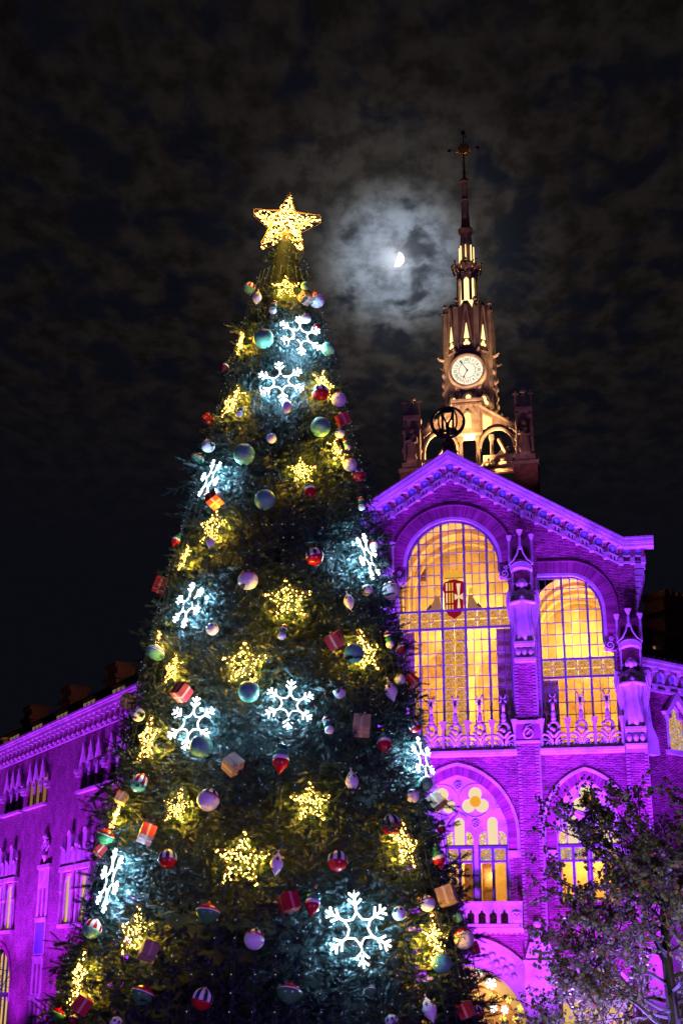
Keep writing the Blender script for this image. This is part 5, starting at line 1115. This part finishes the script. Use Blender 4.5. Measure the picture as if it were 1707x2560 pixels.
ORN=[
('redstripe',-76.3,15.60,0.08,0.112,'red-striped ball with pale bowl left of the topmost yellow star'), 
('almond',-38.7,15.17,0.02,0.169,'white almond-shaped bauble left of the topmost yellow star'), 
('stack',-11.1,14.86,0.02,0.152,'small stacked bead finial below the topmost yellow star'), 
('giftg',32.9,15.15,0.02,0.117,'glittery tan gift box below and right of the topmost yellow star'), 
('dots',56.1,15.22,0.02,0.148,'half red half dotted ball right of the topmost yellow star'), 
('big',38.3,15.46,0.02,0.081,'plain green ball right of the topmost yellow star'), 
('dia',30.4,14.68,0.02,0.094,'white ball ringed with diamonds above the topmost snowflake'), 
('redzig',46.8,14.58,0.02,0.066,'small dark red zigzag ball right of the topmost snowflake'), 
('big',-18.2,14.16,0.02,0.179,'plain green ball right of the small star high on the left outline'), 
('big',58.0,14.17,0.02,0.131,'plain green ball below and right of the topmost snowflake'), 
('onion',-78.4,13.97,0.05,0.132,'finial with red teardrop tip below the small star high on the left outline'), 
('giftr',-78.4,12.89,0.09,0.094,'red gift box with ribbon above the upper left snowflake'), 
('stack',-29.9,12.66,0.02,0.132,'small stacked bead finial below and right of the slanted star near the upper left edge'), 
('egg',6.0,12.66,0.02,0.131,'white egg-shaped bauble with stars below the front snowflake near the top'), 
('stripe',34.8,13.08,0.02,0.148,'green-striped ball with red bowl right of the front snowflake near the top'), 
('dots',56.2,13.10,0.02,0.135,'half red half dotted ball below the thin star high on the right outline'), 
('giftr',55.7,12.69,0.02,0.127,'red gift box with ribbon above the second thin star down the right'), 
('big',30.2,12.34,0.02,0.172,'plain green ball above and left of the second thin star down the right'), 
('dia',48.7,12.36,0.02,0.091,'white ball ringed with diamonds above the second thin star down the right'), 
('stack',53.5,12.17,0.02,0.119,'small stacked bead finial above the second thin star down the right'), 
('dia',-4.1,12.03,0.02,0.088,'white ball ringed with diamonds above and left of the upper middle star'), 
('plain',-59.1,12.18,0.02,0.119,'plain white ball above the upper left snowflake'), 
('oval',-78.5,12.12,0.05,0.135,'banded green oval bauble above the upper left snowflake'), 
('big',-20.6,11.73,0.02,0.183,'plain green ball right of the upper left snowflake'), 
('dots',52.6,11.76,0.02,0.118,'half red half dotted ball below the second thin star down the right'), 
('stripe',60.6,11.63,0.02,0.125,'green-striped ball with red bowl below the second thin star down the right'), 
('giftr',-36.5,10.95,0.02,0.141,'red gift box with ribbon below the upper left snowflake'), 
('big',-5.4,10.81,0.02,0.172,'plain green ball below and left of the upper middle star'), 
('onion',18.7,11.03,0.02,0.193,'finial with red teardrop tip below the upper middle star'), 
('stack',55.7,11.04,0.02,0.137,'small stacked bead finial above the edge-on snowflake at mid right'), 
('almond',-32.6,10.12,0.02,0.145,'white almond-shaped bauble below the slanted star under the upper left snowflake'), 
('onion',-69.0,10.46,0.02,0.151,'finial with red teardrop tip above the small mid-height star on the left outline'), 
('giftr',-79.0,9.75,0.05,0.130,'red gift box with ribbon above and left of the slanted mid-left snowflake'), 
('teeth',-10.7,9.35,0.02,0.160,'white ball with dark toothed cap right of the slanted mid-left snowflake'), 
('stripe',19.0,9.80,0.02,0.149,'green-striped ball with red bowl above the big star in the middle of the tree'), 
('dots',61.3,10.32,0.02,0.081,'half red half dotted ball above the edge-on snowflake at mid right'), 
('dia',46.4,9.37,0.02,0.098,'white ball ringed with diamonds below the edge-on snowflake at mid right'), 
('teeth',68.6,9.56,0.02,0.162,'white ball with dark toothed cap below the edge-on snowflake at mid right'), 
('almond',33.9,9.08,0.02,0.167,'white almond-shaped bauble above the slanted mid-height star at the right'), 
('dia',-24.3,8.55,0.02,0.101,'white ball ringed with diamonds below and right of the slanted mid-left snowflake'), 
('stack',4.6,8.45,0.02,0.143,'small stacked bead finial below the big star in the middle of the tree'), 
('giftr',25.6,8.37,0.02,0.145,'red gift box with ribbon left of the slanted mid-height star at the right'), 
('big',33.4,8.19,0.02,0.157,'plain green ball left of the slanted mid-height star at the right'), 
('stack',55.1,8.58,0.02,0.150,'small stacked bead finial right of the slanted mid-height star at the right'), 
('redzig',66.5,8.52,0.02,0.086,'small dark red zigzag ball right of the slanted mid-height star at the right'), 
('oval',-55.0,8.34,0.02,0.162,'banded green oval bauble below the tiny star beside an oval bauble'), 
('giftr',-33.5,7.54,0.02,0.137,'red gift box with ribbon below the narrow mid-height star at the left'), 
('big',-7.0,7.47,0.02,0.165,'plain green ball below the big star left of the centre'), 
('dia',25.6,7.52,0.02,0.099,'white ball ringed with diamonds right of the middle snowflake'), 
('almond',49.5,7.68,0.02,0.197,'white almond-shaped bauble below the slanted mid-height star at the right'), 
('giftr',69.8,8.00,0.02,0.112,'red gift box with ribbon below and right of the slanted mid-height star at the right'), 
('plain',58.8,7.94,0.02,0.090,'plain white ball below and right of the slanted mid-height star at the right'), 
('giftg',-79.2,7.72,0.06,0.126,'glittery tan gift box above the slanted star under the left gift'), 
('dia',-58.2,7.33,0.02,0.109,'white ball ringed with diamonds above the slanted star under the left gift'), 
('big',-21.9,6.64,0.02,0.174,'plain green ball below the slanted snowflake beside the middle one'), 
('giftg',-10.6,6.34,0.02,0.142,'glittery tan gift box below and right of the slanted snowflake beside the middle one'), 
('redstripe',-46.1,6.17,0.02,0.141,'red-striped ball with pale bowl below the slanted star under the left gift'), 
('teeth',-17.3,5.82,0.02,0.164,'white ball with dark toothed cap right of the compact bright star in the lower left'), 
('giftg',-55.9,5.99,0.02,0.099,'glittery tan gift box above and right of the small star low on the left outline'), 
('giftr',-37.4,5.37,0.02,0.136,'red gift box with ribbon right of the small star low on the left outline'), 
('top',-60.5,5.41,0.02,0.154,'spinning-top bauble with coloured bowl below the small star low on the left outline'), 
('stripe',-27.9,4.98,0.02,0.139,'green-striped ball with red bowl below the compact bright star in the lower left'), 
('redzig',-60.6,6.14,0.02,0.063,'small dark red zigzag ball above the small star low on the left outline'), 
('giftr',-63.1,5.22,0.02,0.093,'red gift box with ribbon above the slanted lower-left snowflake'), 
('stack',20.2,6.97,0.02,0.151,'small stacked bead finial right of the middle snowflake'), 
('giftg',33.1,7.02,0.02,0.159,'glittery tan gift box right of the middle snowflake'), 
('onion',41.6,6.79,0.02,0.222,'finial with red teardrop tip left of the edge-on snowflake at lower right'), 
('onion',4.4,6.42,0.02,0.249,'finial with red teardrop tip above and left of the star below the middle snowflake'), 
('almond',27.1,6.13,0.02,0.197,'white almond-shaped bauble right of the star below the middle snowflake'), 
('stripe',64.0,7.21,0.02,0.109,'green-striped ball with red bowl above the edge-on snowflake at lower right'), 
('dia',53.0,6.03,0.02,0.105,'white ball ringed with diamonds below the edge-on snowflake at lower right'), 
('big',63.9,6.28,0.02,0.114,'plain green ball below the edge-on snowflake at lower right'), 
('giftg',72.1,6.06,0.02,0.134,'glittery tan gift box below the edge-on snowflake at lower right'), 
('stripe',40.0,5.53,0.02,0.155,'green-striped ball with red bowl above and left of the slanted star at the lower right'), 
('onion',60.6,5.13,0.02,0.196,'finial with red teardrop tip right of the slanted star at the lower right'), 
('stripe',20.5,4.95,0.02,0.150,'green-striped ball with red bowl below the star below the middle snowflake'), 
('almond',3.7,4.89,0.02,0.188,'white almond-shaped bauble right of the largest star low in the middle'), 
('redzig',71.9,5.62,0.02,0.070,'small dark red zigzag ball right of the slanted star at the lower right'), 
('giftr',7.0,4.36,0.02,0.146,'red gift box with ribbon below and right of the largest star low in the middle'), 
('onion',13.1,4.36,0.02,0.214,'finial with red teardrop tip left of the largest snowflake'), 
('dia',38.4,4.25,0.02,0.104,'white ball ringed with diamonds right of the largest snowflake'), 
('giftg',61.2,4.56,0.02,0.164,'glittery tan gift box above the long star at the bottom right edge'), 
('teeth',50.1,4.42,0.02,0.118,'white ball with dark toothed cap above the long star at the bottom right edge'), 
('big',68.1,4.27,0.02,0.080,'plain green ball above the long star at the bottom right edge'), 
('dots',67.4,3.95,0.02,0.158,'half red half dotted ball right of the long star at the bottom right edge'), 
('giftr',84.6,3.84,0.03,0.095,'red gift box with ribbon right of the long star at the bottom right edge'), 
('big',51.6,3.58,0.02,0.146,'plain green ball below the long star at the bottom right edge'), 
('top',7.0,3.15,0.02,0.180,'spinning-top bauble with coloured bowl below and left of the largest snowflake'), 
('top',27.0,3.19,0.02,0.083,'spinning-top bauble with coloured bowl below the largest snowflake'), 
('almond',43.6,2.95,0.02,0.204,'white almond-shaped bauble below the long star at the bottom right edge'), 
('dia',32.1,2.80,0.02,0.094,'white ball ringed with diamonds below the largest snowflake'), 
('giftr',60.1,2.93,0.02,0.129,'red gift box with ribbon below the long star at the bottom right edge'), 
('stripe',69.0,2.91,0.02,0.090,'green-striped ball with red bowl below the long star at the bottom right edge'), 
('redstripe',-53.0,4.04,0.02,0.142,'red-striped ball with pale bowl left of the slanted star at the lower left'), 
('giftg',-29.2,3.71,0.02,0.135,'glittery tan gift box below and right of the slanted star at the lower left'), 
('top',-13.8,4.20,0.02,0.180,'spinning-top bauble with coloured bowl below the largest star low in the middle'), 
('teeth',-1.5,3.86,0.02,0.144,'white ball with dark toothed cap below the largest star low in the middle'), 
('giftr',-49.6,3.00,0.02,0.143,'red gift box with ribbon below the long star in the bottom left corner'), 
('top',-28.8,3.12,0.02,0.177,'spinning-top bauble with coloured bowl below the slanted star at the lower left'), 
('stripe',-13.2,3.08,0.02,0.147,'green-striped ball with red bowl below and right of the slanted star at the lower left'), 
('top',-63.3,2.84,0.02,0.124,'spinning-top bauble with coloured bowl below the long star in the bottom left corner'), 
('redzig',-53.0,2.78,0.02,0.080,'small dark red zigzag ball below the long star in the bottom left corner'), 
('dia',-35.8,2.76,0.02,0.089,'white ball ringed with diamonds below the slanted star at the lower left'), 
]
SVAR = []
for nb in (118, 96, 105, 84):
    sf_, sb_ = star_light(1, nb, .027, .10, .062 if nb > 100 else .07); SVAR.append((sf_.mesh('frame', 'wiregold'), sb_.mesh('bulbs', 'bulb_warm')))
for a, z, o, s, nm in STARS:
    st = on_tree('star_light', 'yellow star of lights on the fir, the '+nm, 'star light', a, z, o-.03, -11, 'yellow star lights on the fir')
    st.scale = (s*1.08,)*3; SFM, SBM = random.choice(SVAR); obj('frame', SFM, st); obj('bulbs', SBM, st, kind='stuff'); st.rotation_euler.x += R(random.uniform(-8, 6))
    for q in range(5): child_lamp(st, (.5*math.sin(q*1.2566), .40, .5*math.cos(q*1.2566)), 42*s, (1, .56, .035), .03)
    st.rotation_euler.z *= 1.22 if abs(a) > 30 else 1; st.rotation_euler.y = R(random.uniform(-9, 9))
# white snowflake lights
def flake():
    f = MB(); g = MB(); Rr = .032
    for k in range(6):
        a = PI*k/3; c, s = math.sin(a), math.cos(a); at_ = lambda r, d=0: (r*math.sin(a+d), 0, r*math.cos(a+d))
        f.tube([at_(.40), at_(.7), at_(1.0)], Rr, 5)
        for q, l in ((.60, .25), (.80, .20)):
            for e in (-1, 1):
                b = a+e*.85; p = at_(q); f.tube([p, (p[0]+l*math.sin(b), 0, p[2]+l*math.cos(b))], Rr, 5)
        f.tube([at_(.44), at_(.34, .20), at_(.28, PI/6), at_(.34, PI/3-.20), at_(.44, PI/3)], Rr*.8, 5)
    g.tube([(.47*math.sin(a), .03, .47*math.cos(a)) for a in np.linspace(0, 2*PI, 31)[:-1]], .012, 4, closed=True)
    return f, g
ff, gg = flake(); FFM = ff.mesh('rope_light', 'rope_white'); FGM = gg.mesh('ring', 'wire')
for a, z, o, s, nm in FLAKES:
    st = on_tree('snowflake_light', 'white glowing snowflake on the fir, the '+nm, 'snowflake light', a, z, o-.02, -11, 'white snowflake lights on the fir')
    for q in range(6): child_lamp(st, (.68*math.sin(q*PI/3), .40, .68*math.cos(q*PI/3)), 58*s, (.36, .68, 1.0), .03)
    st.rotation_euler.z *= (1.18 if abs(a) < 60 else .9) if abs(a) > 30 else 1
    st.rotation_euler.y = random.uniform(-.15, .15); st.scale = (s,)*3; obj('rope_light', FFM, st); obj('ring', FGM, st)
# star topper: two-sided wire star packed with bulbs
TP = thing('star_topper', 'large golden star packed with bulbs at the tip of the fir', 'star', (AX, AY-.05, 17.02), (R(-6), R(6), 0))
tf, tb = star_light(.68, 560, .0165, .12, .036); tf.build('frame', 'wiregold', TP); tb.build('bulbs', 'bulb_top', TP, kind='stuff')
MB().tube([(0, .05, -.9), (0, .05, .1)], .04, 8).build('mount', 'iron', TP)
for q in range(4): child_lamp(TP, (.25*math.sin(q*PI/2), -.28, .25*math.cos(q*PI/2)-.2), 14, (1, .58, .08), .05)
for q in (-1, 0, 1): child_lamp(TP, (.34*q, -.50, -1.0), 10, (1, .55, .05), .05)
gs = MB()
for k in range(300):
    z = random.uniform(14.9, 16.9); a = random.uniform(-110, 110); bulb(gs, tp(a, z, random.uniform(.0, .08)), .0065)
gs.build('tip_lights', 'bulb_tip', XT, kind='stuff')

# ---- baubles
def prof_ball(a0, a1, n, r=1): return [(max(.002, r*math.sin(PI*(a0+(a1-a0)*i/n))), -r*math.cos(PI*(a0+(a1-a0)*i/n))) for i in range(n+1)]
CAP = MB().lathe([(.20, .94), (.20, 1.08), (.14, 1.10), (.05, 1.12), (.05, 1.18), (.001, 1.19)], 12).mesh('cap', 'gold', True)
def parts(*ps): return ps
KIT = {}
def L_(prof, seg=32, fn=None): return MB().lathe(prof, seg, fn=fn)
KIT['stripe'] = [('red_bowl', L_(prof_ball(0, .44, 9)).mesh('b', 'red', True)), ('striped_dome', L_(prof_ball(.44, .86, 8, 1.006), 32, lambda k, i: (k//2) % 2).mesh('b', ['white', 'dkgreen'], True)), ('top_disc', L_(prof_ball(.86, 1, 4, 1.01)).mesh('b', 'white', True)), ('cap', CAP)]
KIT['redstripe'] = [('bowl', L_(prof_ball(0, .45, 9)).mesh('b', 'mint', True)), ('striped_dome', L_(prof_ball(.45, .8, 7, 1.006), 32, lambda k, i: (k//2) % 2).mesh('b', ['white', 'red'], True)), ('top_disc', L_(prof_ball(.8, 1, 4, 1.01)).mesh('b', 'red', True)), ('cap', CAP)]
KIT['teeth'] = [('white_bowl', L_(prof_ball(0, .58, 10)).mesh('b', 'white', True)), ('red_ring', L_(prof_ball(.58, .63, 2, 1.02)).mesh('b', 'red', True)), ('toothed_cap', L_(prof_ball(.63, 1, 10, 1.006), 32, lambda k, i: 1 if (i < 7 and abs((k % 4)-1.5) < 1.6-i*.24 and k % 4 in (1, 2)) else 0).mesh('b', ['dkgreen', 'white'], True)), ('cap', CAP)]
KIT['dia'] = [('ball', L_(prof_ball(0, 1, 24), 48, lambda k, i: 1 if (abs(i-13.5)+abs((k % 6)-2.5)*1.0 < 2.1) else 0).mesh('b', ['white', 'green'], True)), ('cap', CAP)]
KIT['dots'] = [('dotted_bowl', L_(prof_ball(0, .55, 16), 48, lambda k, i: 1 if (i % 4 == 2 and (k+2*(i//4)) % 6 == 0) else 0).mesh('b', ['white', 'dkred'], True)), ('zigzag_top', L_(prof_ball(.55, 1, 10, 1.006), 48, lambda k, i: 1 if i < 2-abs((k % 4)-1.5) else 0).mesh('b', ['red', 'white'], True)), ('cap', CAP)]
KIT['redzig'] = [('ball', L_(prof_ball(0, 1, 18), 40, lambda k, i: 1 if abs(i-10-abs((k % 4)-1.5)) < .9 else 0).mesh('b', ['dkred', 'white'], True)), ('cap', CAP)]
KIT['big'] = [('ball', L_(prof_ball(0, .74, 14), 40).mesh('b', 'mint', True)), ('ring', L_([(.69, .66), (.74, .68), (.74, .71), (.67, .73)], 40).mesh('b', 'white', True)), ('crown', L_(prof_ball(.74, 1, 6), 40).mesh('b', 'green', True)), ('cap', CAP)]
KIT['plain'] = [('ball', L_(prof_ball(0, 1, 18), 36).mesh('b', 'white', True)), ('cap', CAP)]
sp = lambda a, b, n, w=.50: [(max(.002, w*math.sin(PI*(a+(b-a)*i/n))**1.35), -1+2*(a+(b-a)*i/n)) for i in range(n+1)]
KIT['almond'] = [('body', L_(sp(0, 1, 30), 36, lambda k, i: 1 if abs(i-19)*.55+abs((k % 6)-2.5) < 1.9 else 0).mesh('b', ['white', 'dkred'], True)), ('cap', MB().lathe([(.07, .95), (.07, 1.1), (.001, 1.12)], 8).mesh('cap', 'white', True))]
KIT['egg'] = [('body', MB().lathe([(max(.002, .68*math.sin(PI*i/24)*(1-.12*math.cos(PI*i/24))), -math.cos(PI*i/24)) for i in range(25)], 36, fn=lambda k, i: 1 if abs(i-17)+abs((k % 9)-4) < 2.2 else 0).mesh('b', ['white', 'dkred'], True)), ('cap', CAP)]
def bead(z, r, h, n=8): return [(max(.002, r*math.sin(PI*i/n)), z-h*math.cos(PI*i/n)) for i in range(n+1)]
KIT['stack'] = [('tip_bead', MB().lathe([(.002, -1.12), (.03, -1.02)]+bead(-.55, .46, .42)[1:], 24).mesh('b', 'white', True)), ('middle_bead', MB().lathe(bead(.08, .44, .36), 24).mesh('b', 'green', True)), ('top_bead', MB().lathe(bead(.62, .40, .32), 24, fn=lambda k, i: 1 if i in (3, 4) else 0).mesh('b', ['white', 'dkred'], True)), ('cap', MB().lathe([(.09, .92), (.09, 1.06), (.001, 1.08)], 8).mesh('cap', 'gold', True))]
KIT['onion'] = [('red_tip', MB().lathe([(.002, -1.0), (.06, -.90), (.22, -.68), (.42, -.45), (.50, -.22), (.49, -.10)], 28).mesh('b', 'red', True)), ('white_band', MB().lathe([(.49, -.10), (.50, .02), (.46, .14), (.40, .18)], 28).mesh('b', 'white', True)), ('green_bead', MB().lathe(bead(.34, .46, .26), 28).mesh('b', 'green', True)), ('upper_bead', MB().lathe(bead(.70, .34, .24), 28).mesh('b', 'dkgreen', True)), ('cap', MB().lathe([(.09, .92), (.09, 1.06), (.001, 1.08)], 8).mesh('cap', 'gold', True))]
KIT['top'] = [('bowl', MB().lathe([(.002, -.80), (.10, -.74), (.45, -.58), (.82, -.28), (.97, .02), (.96, .16)], 32).mesh('b', 'greenlime', True)), ('rim', MB().lathe([(.96, .16), (.98, .20), (.96, .25), (.90, .27)], 32).mesh('b', 'white', True)), ('red_cap', MB().lathe([(.92, .26), (.70, .52), (.36, .70), (.14, .84), (.08, .98), (.002, 1.0)], 32).mesh('b', 'red', True))]
KIT['oval'] = [('body', MB().lathe([(max(.002, math.sin(PI*i/22)), -.68*math.cos(PI*i/22)) for i in range(23)], 36, fn=lambda k, i: 1 if i in (11, 13) else (2 if i in (12, 14) else 0)).mesh('b', ['mint', 'white', 'dkred'], True)), ('cap', MB().lathe([(.16, .62), (.16, .78), (.001, .8)], 10).mesh('cap', 'gold', True))]
for key, mm in (('giftr', 'giftred'), ('giftg', 'tan')):
    rb_ = 'ribbon' if key == 'giftr' else 'tanribbon'
    rib = MB().box(-.13, .13, -.815, .815, -.815, .815).box(-.815, .815, -.13, .13, -.815, .815)
    bw_ = MB()
    for s in (-1, 1): bw_.tube([(0, 0, .82), (s*.25, 0, 1.08), (s*.42, 0, 1.0), (s*.3, 0, .86), (0, 0, .83)], .06, 5)
    KIT[key] = [('box', MB().box(-.8, .8, -.8, .8, -.8, .8).mesh('b', mm)), ('ribbon', rib.mesh('b', rb_)), ('bow', bw_.mesh('b', rb_, True))]
CATS = {'giftr': ('gift_box', 'gift box'), 'giftg': ('gift_box', 'gift box'), 'almond': ('almond_bauble', 'bauble'), 'onion': ('finial_bauble', 'bauble'), 'stack': ('finial_bauble', 'bauble'), 'top': ('spinning_top_bauble', 'bauble'), 'oval': ('oval_bauble', 'bauble'), 'egg': ('egg_bauble', 'bauble')}
rnd = random.Random(11)
for ty, a, z, o, s, lab in ORN:
    nm, ct_ = CATS.get(ty, ('ball_bauble', 'bauble'))
    b = on_tree(nm, lab, ct_, a, z, max(.02, o+.05)+s*.35, -16, 'gift boxes on the fir' if ct_ == 'gift box' else 'baubles on the fir')
    if ct_ == 'gift box': b.rotation_euler = (R(rnd.uniform(-40, -15)), R(rnd.uniform(-35, 35)), R(a+rnd.uniform(-50, 50)))
    else: b.rotation_euler.x = R(rnd.uniform(-26, -10)); b.rotation_euler.y = R(rnd.uniform(-16, 16))
    b.scale = (s,)*3
    for pn_, me in KIT[ty]: obj(pn_, me, b)

# ------------------------------------------------------------------ broadleaf tree on the right and bare tree on the left
def grow(mb, p, d, L, r, depth, tips, rg, spread=.55, up=.15, minr=.004):
    n = 4; pts = [p]; q = p.copy(); dd = d.copy()
    for i in range(n):
        dd = (dd+Vector((rg.gauss(0, .12), rg.gauss(0, .12), rg.gauss(0, .12)+up*.25))).normalized(); q = q+dd*(L/n); pts.append(q.copy())
    mb.tube(pts, [max(minr*.6, r*(1-.42*i/n)) for i in range(n+1)], 5 if r > .03 else 4)
    if depth == 0: tips.append((pts, dd)); return
    if depth <= 2: tips.append((pts, dd))
    k = 3 if depth > 1 else 4
    for i in range(k):
        f = .45+.55*(i+rg.random()*.6)/k; j = min(n-1, int(f*n)); b = pts[j].lerp(pts[j+1], f*n-j)
        ax = dd.orthogonal(); ax.rotate(Matrix.Rotation(rg.random()*2*PI, 3, dd)); nd = (dd*(1-spread*.3)+ax*spread*rg.uniform(.6, 1.3)+Vector((0, 0, up))).normalized()
        grow(mb, b, nd, L*rg.uniform(.58, .82), r*.55, depth-1, tips, rg, spread, up, minr)
def leaves(tips, per, size, rg, droop=.3):
    V = []; F = []; MI = []
    base = np.array([(0, 0, 0), (.30, .38, .04), (.75, .34, .02), (1, 0, -.12), (.75, -.34, .02), (.30, -.38, .04)])
    for pts, dd in tips:
        for k in range(per):
            i = rg.randrange(len(pts)-1); p = pts[i].lerp(pts[i+1], rg.random()); d = Vector((rg.gauss(0, 1), rg.gauss(0, 1), rg.gauss(-droop, .7))).normalized(); s = size*rg.uniform(.55, 1.25)
            y = d.orthogonal(); y.rotate(Matrix.Rotation(rg.random()*2*PI, 3, d)); zc_ = d.cross(y); p = p+d*s*.35; b = len(V)
            for x_, y_, z_ in base: V.append(p+d*x_*s+y*y_*s+zc_*z_*s)
            F += [(b, b+1, b+2, b+3), (b, b+3, b+4, b+5)]; w = 1 if rg.random() < .13 else 0; MI += [w, w]
    return V, F, MI
rg = random.Random(5)
BT = thing('broadleaf_tree', 'half-bare leafy tree in front of the hall at lower right', 'tree', (7.6, 33.0, 0))
bm = MB(); tips = []
bm.tube([(0, 0, 0), (.03, 0, 1.2), (-.03, .02, 2.4), (-.12, 0, 4.0), (-.1, 0, 5.2), (0, 0, 6.4)], [.20, .17, .15, .12, .08, .04], 8)
for k in range(34):
    z = 1.1+4.5*(k+.5)/34+rg.uniform(-.1, .1); a = k*2.4+rg.random()*.5; upz = .12+.75*max(0, (z-2.2)/4.5); d = Vector((math.cos(a), math.sin(a)*.8, upz)).normalized()
    grow(bm, Vector((-.08, 0, z)), d, 2.05*(1.15-.10*z/2)*rg.uniform(.8, 1.1), .05, 3, tips, rg, .6, .10)
bm.build('trunk', 'bark_dark', BT, label='dark trunk and fine branches')
V, F, MI = leaves(tips, 19, .086, rg)
obj('crown', raw_mesh('crown', [tuple(v) for v in V], F, ['leaf', 'leafbrown'], MI), BT, kind='stuff', label='sparse olive and brown leaves')
rg = random.Random(9)
LT = thing('bare_tree', 'bare blue-lit tree reaching in at the lower left edge', 'tree', (-9.4, 34, 0))
lm = MB(); tl = []
lm.tube([(0, 0, 0), (.05, 0, 1.4), (.0, 0, 2.6)], [.16, .13, .10], 7)
for k in range(9):
    a = -1.0+2.0*k/8+rg.uniform(-.2, .2); d = Vector((math.cos(a), math.sin(a)*.6, rg.uniform(.1, .7))).normalized() if k % 3 else Vector((-math.cos(a), math.sin(a), .6)).normalized()
    grow(lm, Vector((0, 0, 1.9+.12*k)), d, 1.15, .045, 3, tl, rg, .6, .05, .008)
lm.build('trunk', 'twig', LT)
# coloured lights of the square: blue uplights under the trees, a purple wash and a pale flood from the near side
spot('tree_uplight', (5.6, 35.2, .2), (7.2, 32.8, 5), 20000, (.30, .14, 1), 95, .8, .2)
spot('tree_uplight', (10.6, 31.6, .2), (7.6, 33, 5), 14000, (.30, .15, 1), 95, .8, .2)
spot('tree_uplight', (-8.6, 32.2, .2), (-8.4, 34, 4), 5000, (.12, .16, 1), 95, .8, .2)
spot('square_floodlight', (2.2, 21.5, .3), (6.6, 33, 4.6), 7500, (1, .92, .58), 60, .8, .3)
spot('square_wash', (9.0, 1.0, 1.0), (-1, 23, 9), 6800, (.44, .13, 1), 70, .8, .6)
spot('square_wash', (-13.0, 3.0, 1.0), (-1, 23, 9), 3000, (.30, .22, 1), 70, .8, .6)
